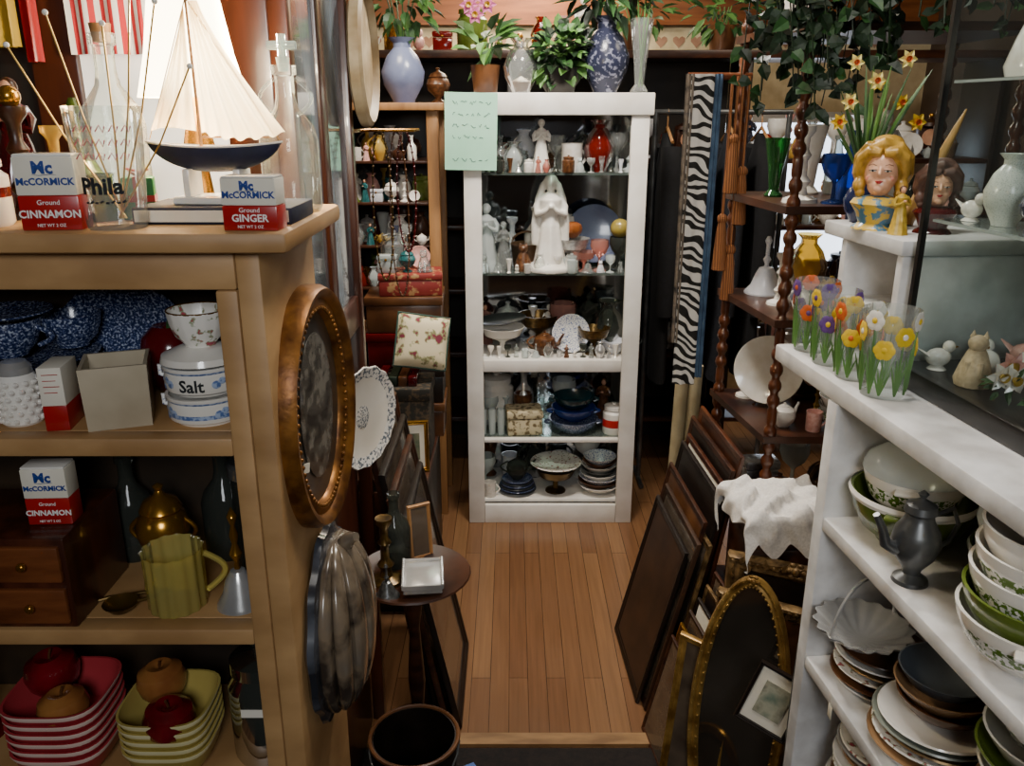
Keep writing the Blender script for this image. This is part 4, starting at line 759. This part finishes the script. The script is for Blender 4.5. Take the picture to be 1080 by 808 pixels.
thing('storage_chest','dark wooden chest draped with white lace cloth','chest',(.63,1.755,0),[('body',mk(B().box((.19,.2,.57),(0,0,.285),.005),dwood)),('lid',mk(B().box((.2,.21,.05),(0,0,.596),.008),dwood))])
def lc(u,v):
    x=(u-.5)*.27; y=(v-.5)*.33; z=.014
    ox=max(0,abs(x)-.1); oy=max(0,abs(y)-.105); z-=(ox+oy)*1.3*(1+.25*math.sin(u*23+v*15))
    cr=.009*math.sin(u*21+3*math.sin(v*9))+.007*math.sin(v*27+2*math.sin(u*13))+.004*math.sin((u+v)*47)
    inn=1 if (ox+oy)==0 else .35
    x=max(-.108,min(.108,x))*(1+ox*.4)+.35*cr; y=max(-.113,min(.113,y))-.35*cr
    return Vector((x,y,z+cr*inn+.012+.02*math.exp(-((u-.4)**2+(v-.4)**2)*10)))
put('lace_cloth',mk(B().sheet(lc,52,52),pm('white_lace','f0ece6','dcd8d2',200,.9,bump=.2),ang=60),(.62,1.755,.622),(0,0,.05),label='crumpled white lace cloth draped on trunk',cat='cloth')
frame('ornate old gilt frame with empty dark centre',.3,.56,.04,.03,goldd,vdark,(.60,1.56,0),(-.12,0,-.45),ornate=1)
frame('ornate old gilt frame with brown picture',.24,.5,.035,.025,goldd,brownp,(.535,1.51,0),(-.14,0,-.5),ornate=1)
mir=pm('dim_mirror','8c8478','5e564c',4,.06,metal=.9)
gm=pm('soft_gilt','b8924e','70501f',25,.35,metal=.5,bump=.3)
frame('slim tall oval gilt mirror frame leaning',.2,.62,.024,.02,gm,mir,(.447,1.395,.008),(-.12,0,-.55),oval=True,ornate=.7)
frame('narrow gilt frame leaning beside the oval mirror',.14,.44,.018,.012,gm,portrait,(.372,1.45,.0),(-.16,0,-.75),ornate=.6)
frame('small dark framed landscape print with white mat',.1,.13,.009,.01,vdark,pm('landscape_print','6a7a6a','3a4030',20,.5,c3='a8a690'),(.463,1.29,.40),(-.14,.3,-.5),mat=paper)
frame('small brass oval frame lying low by the aisle',.14,.2,.02,.014,brass,portrait,(.3,1.3,.008),(-.2,0,-.4),oval=True)
b=B().box((.13,.08,.62),(0,0,.31),.012); g=B()
for i in range(40):
    t=i/40; a=t*9; g.leaf((-.02+.06*math.sin(a)*.6,-.041,.2+.36*t),(math.sin(a*2),-.1,math.cos(a*2)),(0,-1,0),.018,.007)
thing('lacquer_case','tall black lacquered case with faint gilt leaves','case',(.565,1.222,0),[('case',mk(b,blackm)),('gilt_leaves',mk(g,goldd))],(0,0,.09))
# ================================================================= RIGHT WHITE SHELF UNIT
PH=.0917; O=Vector((.458,1.35,0))
def RU(a,b,z): return (O.x+.0916*a+.9958*b,O.y-.9958*a+.0916*b,z)
RS=put('white_counter_shelf',None,(O.x,O.y,0),(0,0,PH),None,'white painted open shelf counter loaded with glassware','shelf'); RS['_rot']=1
wp=pm('white_shelf_paint','e4e4e4','bcbab8',14,.5,bump=.3)
bx('top',0,.42,-.85,.04,1.092,1.12,wp,RS,.004)
for z in (.91,.66,.42,.15): bx('shelf',.0,.4,-.84,-.199,z-.022,z,wp,RS,.003)
bx('end_panel',.0,.4,-.198,-.168,0,1.0915,wp,RS)
bx('end_panel',0,.4,-.87,-.8405,0,1.0915,wp,RS); bx('back_panel',.402,.415,-.84,-.17,0,1.09,inner_shade,RS,0)
RZ=put('white_riser_shelf',None,RU(0,.0,1.12),(0,0,PH),None,'white painted riser shelf standing on the counter','shelf'); RZ['_rot']=1
bx('top',.085,.4,-.165,.085,.182,.205,wp,RZ,.003); bx('side_panel',.09,.395,-.162,-.145,0,.182,wp,RZ); bx('side_panel',.09,.395,.01,.027,0,.182,wp,RZ); bx('back_panel',.38,.395,-.1445,.0095,0,.182,wp,RZ); bx('shelf',.095,.379,-.1445,.0095,.08,.09,wp,RZ)
def ftumb(a,b_,cols,s=1,n=10):
    R=.036*s;h=.118*s; g=B()
    for i in range(n):
        an=2*pi*i/n+rnd.uniform(-.1,.1); mi=1+i%(len(cols)); z=h*(.58+.16*(i%3)); Rr=R*(.78+.22*z/h)+.0008
        T=Matrix.Translation((Rr*math.cos(an),Rr*math.sin(an),z))@Matrix.Rotation(an,4,'Z')
        for q in range(6):
            qa=q*pi/3; g.ball(.0078,(0,.0068*math.cos(qa),.0068*math.sin(qa)),(.12,1,1),mi,8,5,T)
        g.ball(.0045,(.001,0,0),(.4,1,1),(mi%len(cols))+1,6,4,T)
        for dl in (-.22,-.1,.0,.1,.22):
            pts=[]
            for w in range(5):
                zz=h*.05+(z-.01-h*.05)*w/4*(1 if dl==0 else .8-abs(dl)); rr=R*(.78+.22*zz/h)+.0006; aa=an+dl*w/4*1.5; pts.append((rr*math.cos(aa),rr*math.sin(aa),zz))
            g.tube(pts,[.0018,.002,.0018,.0014,.0006],4,0)
    thing('flowered_tumbler','clear glass tumbler printed with colourful spring flowers','glass',RU(a,b_,1.12),[('glass_body',lt('tumbler',R,h,clear,30)),('flower_print',mk(g,[leafB]+cols))],(0,0,rnd.uniform(0,1)),'flowered tumblers on the white counter')
yb=pm('bright_yellow','e8c830','d4ac18',5,.5); ob=pm('bright_orange','d86a28','c05018',5,.5); pb=pm('bright_purple','6c4a94','503470',5,.5)
ftumb(.0,.045,[ob,pb],1,10); ftumb(.078,.042,[pb,yb],1,10); ftumb(.155,.043,[yb,ob],.97,10); ftumb(.235,.044,[yb,yb,porc],1.05,10)
for a,b_ in ((.03,.14),(.08,.14)): ves('small_glass','small clear glass under the riser shelf','glass','tumbler',.025,.065,frost,RU(a,b_,1.12),group='small glasses under the riser')
rg=pm('rouge','d88c74','cf7e66',5,.3)
def ladyhead(loc,rot,s,dress,hairm,label):
    k=B(); k.ball(.035,(0,.002,.104),(.88,.95,1.12),0,22,16); k.ball(.022,(0,-.012,.08),(1,.9,.95),0,16,12); k.ball(.009,(0,-.028,.073),(1,.8,.8),0,12,8)
    k.tube([(0,.006,.04),(0,.004,.065),(0,.002,.09)],[.02,.0145,.015],14); k.tube([(0,-.030,.110),(0,-.0365,.099),(0,-.034,.0955)],[.003,.0042,.003],8)
    for sx in(1,-1): k.ball(.011,(sx*.014,-.020,.09),(1,.8,.9),0,10,8)
    f=B()
    for sx in(1,-1):
        f.ball(.0045,(sx*.0125,-.0308,.1055),(1.3,.3,.42),0,10,6); f.ball(.0019,(sx*.0125,-.0324,.105),(1,.5,1),1,8,5)
        f.ball(.005,(sx*.0125,-.0302,.1075),(1.25,.35,.35),4,10,6)
        f.tube([(sx*.007,-.0325,.1145),(sx*.0135,-.0322,.1172),(sx*.0205,-.028,.1145)],.0006,5,2)
        f.tube([(sx*.006,-.0325,.1065),(sx*.0125,-.0338,.1072),(sx*.019,-.0305,.1058)],.0008,5,1)
        f.ball(.006,(sx*.018,-.0258,.092),(1,.25,.8),5,10,6)
    for dx in (-.0028,.0028): f.ball(.0034,(dx,-.0332,.0868),(1.1,.5,.5),3,10,6)
    f.ball(.0034,(0,-.033,.0845),(1.2,.5,.5),3,10,6)
    h=B(); h.ball(.041,(0,.013,.112),(.98,.9,1.02),0,20,12)
    for sx in (1,-1):
        h.tube([(sx*.002,-.022,.136),(sx*.02,-.02,.138),(sx*.034,-.008,.125),(sx*.038,.004,.1),(sx*.032,.012,.08)],[.007,.011,.012,.012,.008],10)
        h.tube([(sx*.004,-.012,.146),(sx*.024,-.006,.146),(sx*.039,.006,.126),(sx*.041,.014,.098),(sx*.036,.016,.072)],[.008,.012,.013,.012,.006],10)
        h.ball(.012,(sx*.036,-.002,.078),(1,1,1.2)); h.ball(.009,(sx*.033,-.004,.064))
    h.ball(.021,(.004,.006,.153),(1.3,1.1,.7)); h.tube([(-.02,-.012,.145),(0,-.018,.153),(.022,-.01,.147)],[.006,.011,.006],10)
    d=B().lathe([(0,0),(.85,0),(.82,.06),(.6,.2),(.75,.55),(.95,.8),(.85,.94),(.32,1.05),(0,1.05)],.05,.058,28,0,lambda a,t:1+.03*math.sin(8*a)).lathe([(.34,.1),(.8,-.1),(.95,-.3),(.85,-.1),(.4,.25)],.045,.025,36,1,lambda a,t:1+.07*math.sin(11*a),z0=.052)
    thing('lady_head_vase',label,'head vase',loc,[('bust',blend(k,skin,.0016)),('face_paint',mk(f,[whitein,ink,brownp,red,skin,rg])),('hair',blend(h,hairm,.0018)),('dress',mk(d,[dress,porc]))],(0,0,rot),None,s)
yd=pm('yellow_blue_dress','d8b444','4f7f9c',60,.3,lo=.5,hi=.55)
ladyhead(RU(.03,.113,1.325),-.5,.85,yd,hairy,'ceramic head vase of blonde woman in yellow dress')
ladyhead(RU(.085,.175,1.325),-.3,.66,dred,pm('grey_hair','6a4c40','4c342c',30,.5),'ceramic head vase of woman in red dress')
item('figurine',(yellow,'yellow-dressed'),RU(.1,.112,1.325),.07,'beside the lady head vase')
put('wooden_spindle',mk(B().lathe([(0,0),(1,0),(.9,.1),(.75,.5),(.4,.85),(.1,1),(0,1)],.012,.19,16),pm('golden_wood','c89a54','a47838',9,.35,st=(9,9,1))),RU(.0,.18,1.328),(0,.38,0),label='tapered golden wooden spindle leaning behind the head vases',cat='spindle')
b=B(); fp=[]
for i in range(44):
    a=rnd.uniform(0,6.28); r=rnd.uniform(.02,.08); h=rnd.uniform(.16,.28)
    pts=[(r*math.cos(a)*t,r*math.sin(a)*t,.06+(h-.06)*t-(.03*t*t)) for t in (0,.25,.5,.75,1)]; b.tube(pts,[.003,.005,.006,.005,.001],6,rnd.randrange(2),flat=.25)
for i in range(9): a=i*.7; fp.append((.06*math.cos(a),.05*math.sin(a)-.03,.16+.03*(i%4)))
thing('daffodil_vase','dark blue vase of green stems and yellow daffodils','vase',RU(-.048,.125,1.325),[('vase',lt('vase',.028,.075,pm('cobalt_glaze','1e2a58','141c3a',5,.2,coat=.4))),('leaves',mk(b,[leafB,leafA]))]+flowers(fp,.014,[yb,pm('pale_yellow','f4e890','ecdc78',5,.5),ob]))
DCs=put('glass_display_case',None,RU(.185,.1,1.12),(0,0,PH),None,'glass display case with dark metal frame full of ornaments','display case'); DCs['_rot']=1
Wd,Ln,Ht=.3,.62,.75
for x in (0,Wd):
    for y in (0,-Ln): bx('frame_post',x-.004,x+.004,y-.004,y+.004,.03,Ht,blackm,DCs,0)
bx('base',-.01,Wd+.01,-Ln-.01,.01,0,.03,blackm,DCs,.003)
bx('frame_top',-.005,.005,-Ln-.005,.005,Ht,Ht+.01,blackm,DCs,0); bx('frame_top',Wd-.005,Wd+.005,-Ln-.005,.005,Ht,Ht+.01,blackm,DCs,0); bx('lid_panel',.006,Wd-.006,-Ln,0,Ht,Ht+.008,vdark,DCs,0)
pane('glass_pane',[(0,-.004,.03),(0,-Ln,.03),(0,-Ln,Ht),(0,-.004,Ht)],dimg,DCs)
pane('glass_pane',[(.004,0,.03),(Wd,0,.03),(Wd,0,Ht),(.004,0,Ht)],dimg,DCs)
cs=glass('case_shelf_glass','dcebe6',.35,.08)
for z in (.24,.42,.6): pane('glass_shelf',[(.01,-.01,z),(Wd-.01,-.01,z),(Wd-.01,-Ln+.01,z),(.01,-Ln+.01,z)],cs,DCs); bx('shelf_edge',.006,.012,-Ln+.01,-.01,z-.004,z-.0005,frost,DCs,0)
bx('back_panel',Wd-.002,Wd-.001,-Ln+.005,-.005,.031,Ht-.001,pm('case_back','2c2622','1a1613',5,.5),DCs,0)
def DP(a,b_,z): return RU(.185+a,.1+b_,1.1205+z)
W='inside the glass display case'
item('bird_figurine',(porc,'white porcelain'),DP(.035,.03,.03),.045,W,1.4); item('bird_figurine',(porc,'white porcelain'),DP(.05,.085,.03),.055,W,-.3); item('bird_figurine',(pinkp,'pale pink'),DP(.05,.15,.03),.055,W,.5); item('bird_figurine',(porc,'white porcelain'),DP(.15,.1,.03),.05,W,-.5)
item('cat_figurine',(pm('beige_bisque','cdb896','b09c7c',9,.5),'beige bisque'),DP(.11,.035,.03),.075,W,-.6); item('bird_figurine',(brownp,'brown speckled'),DP(.2,.13,.03),.05,W,1); item('bird_figurine',(porc,'white porcelain'),DP(.22,.08,.03),.045,W,2)
for a,b_ in ((.085,.07),(.095,.12),(.11,.165),(.07,.2)): put('porcelain_egg',mk(B().ball(.016,(0,0,.02),(1,1,1.25),0,18,12),porc),DP(a,b_,.03),label='smooth white porcelain egg inside display case',cat='egg',group='porcelain eggs in the case')
for j,(a,b_) in enumerate(((.17,.04),(.25,.04))): thing('porcelain_flower','pink and white porcelain roses on green leaves','figurine',DP(a,b_,.03),[('leaves',foliage(14,(0,0,.018),(.02,.02,.012),.02,[leafA]))]+flowers([(0,0,.045),(.014,-.01,.035),(-.014,-.008,.033),(.0,-.012,.03)],.02,[pinkp,porc,yellow]),(0,0,0),'porcelain roses in the case')
item('vase',(pm('celadon_floral','dce2da','8aa092',90,.2,lo=.56,hi=.64),'pale celadon'),DP(.095,.05,.24),.09,W)
item('cat_figurine',(porc,'white and cream'),DP(.11,.05,.42),.12,W,-.5)
for z in (.03,.24,.42,.6):
    for b_,h,xa in ((.05,.07,.14),(.12,.09,.02),(.19,.11,.02),(.255,.13,.02)):
        if z==.03 and b_<.2: xa=.3
        if z==.24 and b_<.1:
            item('bird_figurine',(porc,'white porcelain'),DP(.04,.04,.24),.04,W,.4)
        scatter(xa,.5,b_,z,h*.7,h,W,kinds=KG+['cat_figurine','teapot','bird_figurine'],dens=4,place=DP)
band=[(0,0),(.5,0),(.52,.07),(.78,.3,0),(.84,.4,0),(.955,.74,1),(.98,.86,0),(1,1,0),(.95,1,0),(.87,.6,0),(.7,.3,0),(0,.12,0)]
def casserole(a,b_,z,R,h,m,label,lid=False,rimc=None,group=None,seg=40):
    if m is pgreen: body=mk(B().lathe(band,R,h,seg),[porc,pgreen])
    else: body=lt('cup',R,h,m,seg)
    hm=porc if m is pgreen else m
    e=[('body',body),('handle',mk(B().box((R*.5,.022,.006),(0,-R*1.04,h*.88),.003),hm)),('handle',mk(B().box((R*.5,.022,.006),(0,R*1.04,h*.88),.003),hm))]
    if rimc: e.append(('rim',mk(B().lathe([(1.0,0),(1.03,.5),(1.0,1)],R,.012,36,z0=h-.009),rimc)))
    if lid: e.append(('glass_lid',mk(B().lathe([(1.02,0),(1.0,.2),(.93,.4),(.6,.78),(.2,.85),(.12,.9),(.25,1),(0,1)],R,.042,32,z0=h),frost)))
    thing('casserole_dish',label,'casserole',RU(a,b_,z),e,(0,0,rnd.uniform(-.6,.2)),group)
z=.91
casserole(.275,.09,z,.084,.075,green,'olive green and white mixing bowl on white shelf',rimc=porc)
casserole(.275,.09,z+.045,.07,.062,pgreen,'white casserole with green floral band stacked on bowl',lid=True)
casserole(.29,.27,z,.08,.07,green,'green casserole with white rim at shelf back',rimc=porc)
casserole(.29,.27,z+.05,.074,.06,pgreen,'white casserole with green band at shelf back',lid=True)
casserole(.44,.165,z,.08,.062,green,'olive casserole with white rim and glass lid',rimc=porc)
casserole(.44,.165,z+.042,.076,.058,pgreen,'white casserole with green band on another casserole',lid=True) 
for i in range(5): casserole(.56,.075,z+i*.026,.084-.003*i,.062,[pgreen,green,pgreen,pgreen,porc][i],['white bowl with green band in nested stack','olive green bowl in nested stack','white bowl with green flowers in nested stack','white bowl with green flowers in nested stack','plain white bowl topping nested stack'][i],group='nested mixing bowls on white shelf')
casserole(.75,.15,z,.08,.07,pgreen,'white casserole with green print at shelf end',lid=True)
casserole(.6,.27,z,.08,.08,green,'olive casserole with white rim at shelf back',lid=True,rimc=porc)
ps=[('body',mk(B().lathe([(0,0),(.75,0),(.7,.04),(.35,.1),(.4,.16),(.8,.3),(1,.45),(.9,.6),(.6,.72),(.55,.78),(.68,.82),(0,.84)],.031,.125,30),pewter)),('lid',mk(B().lathe([(0,0),(.68,0),(.6,.3),(.25,.5),(.1,.6),(.22,.8),(0,1)],.031,.03,24,z0=.102),pewter)),
('spout',mk(B().tube([(-.026,0,.05),(-.042,0,.058),(-.049,0,.08),(-.06,0,.1)],[.01,.0075,.0055,.0045],10),pewter)),('handle',mk(B().tube([(.02,0,.095),(.045,0,.103),(.055,0,.08),(.045,0,.055),(.027,0,.046)],.0032,8),pewter))]
thing('pewter_coffee_pot','grey pewter coffee pot with spout and handle','coffee pot',RU(.385,.033,z),ps,(0,0,.1))
b=B().lathe([(0,0),(.35,0),(.38,.2),(.7,.5),(1,.9),(1.02,1),(.98,.98),(.68,.6),(.35,.3),(0,.25)],.068,.035,96,0,lambda a,t:1+(.05*math.cos(16*a) if t>.4 else .02*math.cos(16*a)))
thing('fluted_silver_basket','fluted silver dish with thin arched handle','dish',RU(.275,.045,.66+.073),[('dish',mk(b,silver,ang=60)),('handle',mk(B().tube([(.069*math.cos(t*pi/14),0,.03+.085*math.sin(t*pi/14)) for t in range(15)],.0026,8),silver))],(0,.0,.5))
def stack(a,b_,z,n,R,dz,p,h,ms,name,label,group):
    for i in range(n): ves(name,label,name.replace('_',' '),p,R*(1-.015*i)*(1+.04*math.sin(i*2)),h,ms[i%len(ms)],RU(a+.004*math.sin(i*3),b_+.004*math.cos(i*2),z+i*dz),group=group,seg=34)
tanp=pm('tan_glaze','a07c58','745638',9,.3); greyp=pm('grey_green_glaze','8c9288','6a7066',9,.3)
stack(.275,.085,.66,6,.072,.0115,'plate',.012,[porc,brownp,rose,goldd],'small_dish','cream and brown dish stacked under silver basket','dishes under the silver basket')
stack(.42,.085,.66,6,.085,.0095,'plate',.016,[porc,tanp,rose,goldd,greyp,porc],'dinner_plate','mixed patterned dinner plate in a stack','dinner plates on the white shelf')
stack(.42,.085,.719,3,.062,.02,'bowl',.035,[brownp,tanp,pm('pewter_blue','5c6268','3e4246',9,.3)],'dark_bowl','brown glazed bowl stacked on plates','brown bowls on the plates')
stack(.6,.1,.66,7,.086,.011,'plate',.018,[porc,greyp,tanp,porc],'serving_plate','pale serving plate in a stack','serving plates on the white shelf')
stack(.6,.1,.742,4,.08,.025,'bowl',.045,[porc,green,porc,pgreen],'glass_mixing_bowl','white bowl stacked on plates','white bowls on the plates')
stack(.33,.27,.66,9,.08,.02,'bowl',.04,[porc,brownp,green],'soup_plate','mixed bowl stacked at the shelf back','bowls at the shelf back')
stack(.52,.29,.66,9,.08,.02,'bowl',.04,[porc,greyp],'soup_plate','pale bowl stacked at the shelf back','pale bowls at the shelf back')
stack(.31,.1,.42,14,.09,.013,'plate',.018,[porc,tanp,silver,rose],'large_platter','mixed platter in a tall low stack','platters on the low shelf')
stack(.5,.11,.42,15,.09,.013,'plate',.018,[silver,porc,greyp,tanp],'large_platter','mixed platter in a tall low stack','platters on the low shelf')
stack(.7,.12,.42,8,.09,.012,'plate',.018,[porc,tanp],'large_platter','mixed platter in a tall low stack','platters on the low shelf')
for pos in (RU(.3,-.003,.65),RU(.55,-.003,.64)):
    thing('price_tag','small white paper price tag hanging on string','tag',pos,[('tag',mk(B().box((.0006,.014,.022),(0,0,-.016),.0002),paper)),('string',mk(B().tube([(0,0,-.005),(.0,.001,.01)],.0004,5),paper))])
# ================================================================= LIGHTS & CAMERA
def area(loc,rot,size,e,c):
    l=bpy.data.lights.new('area','AREA'); l.size=size; l.energy=e; l.color=c; o=bpy.data.objects.new('unseen_area_light',l); o.location=loc; o.rotation_euler=rot; COL.objects.link(o)  # area light out of view, without a fixture
area((.1,3.95,2.2),(0,0,0),.4,20,(1,.82,.6)); area((.15,2.3,2.25),(.12,0,0),.25,30,(1,.92,.82)); area((.25,1.1,2.3),(0,-.1,0),.25,9,(1,.95,.88))
area((.15,3.4,2.2),(0,0,0),.25,5,(1,.93,.82))  # unseen light added to brighten the ornaments behind the bookcase
area((.1,-.9,1.95),(math.radians(64),0,0),.5,17,(.94,.97,1)); area((-.5,2.6,2.2),(.3,0,0),.25,8,(1,.84,.64)); area((1.1,2.7,2.2),(0,0,0),.4,6,(1,.88,.7))  # cool unseen fill added behind the camera, then two unseen lights overhead
def pt(loc,e,c,r=.03):
    l=bpy.data.lights.new('warm_point','POINT'); l.energy=e; l.color=c; l.shadow_soft_size=r; o=bpy.data.objects.new('warm_point_light',l); o.location=loc; COL.objects.link(o)
pt((-.375,1.04,1.56),5,(1,.78,.5),.02)
pt((-.30,1.085,1.58),8,(1,.85,.62),.015)  # point light added to backlight the sails, no lamp stands here
w=bpy.data.worlds.new('w'); bpy.context.scene.world=w; w.use_nodes=True; w.node_tree.nodes['Background'].inputs[0].default_value=(.6,.52,.45,1); w.node_tree.nodes['Background'].inputs[1].default_value=.12
cam=bpy.data.cameras.new('camera'); cam.lens=29.33; cam.sensor_width=36; cam.clip_start=.02
co=bpy.data.objects.new('camera',cam); co.location=(0,0,1.5); co.rotation_euler=(math.radians(72),0,0); COL.objects.link(co); bpy.context.scene.camera=co
for o in bpy.data.objects:
    if '_rot' in o: del o['_rot']
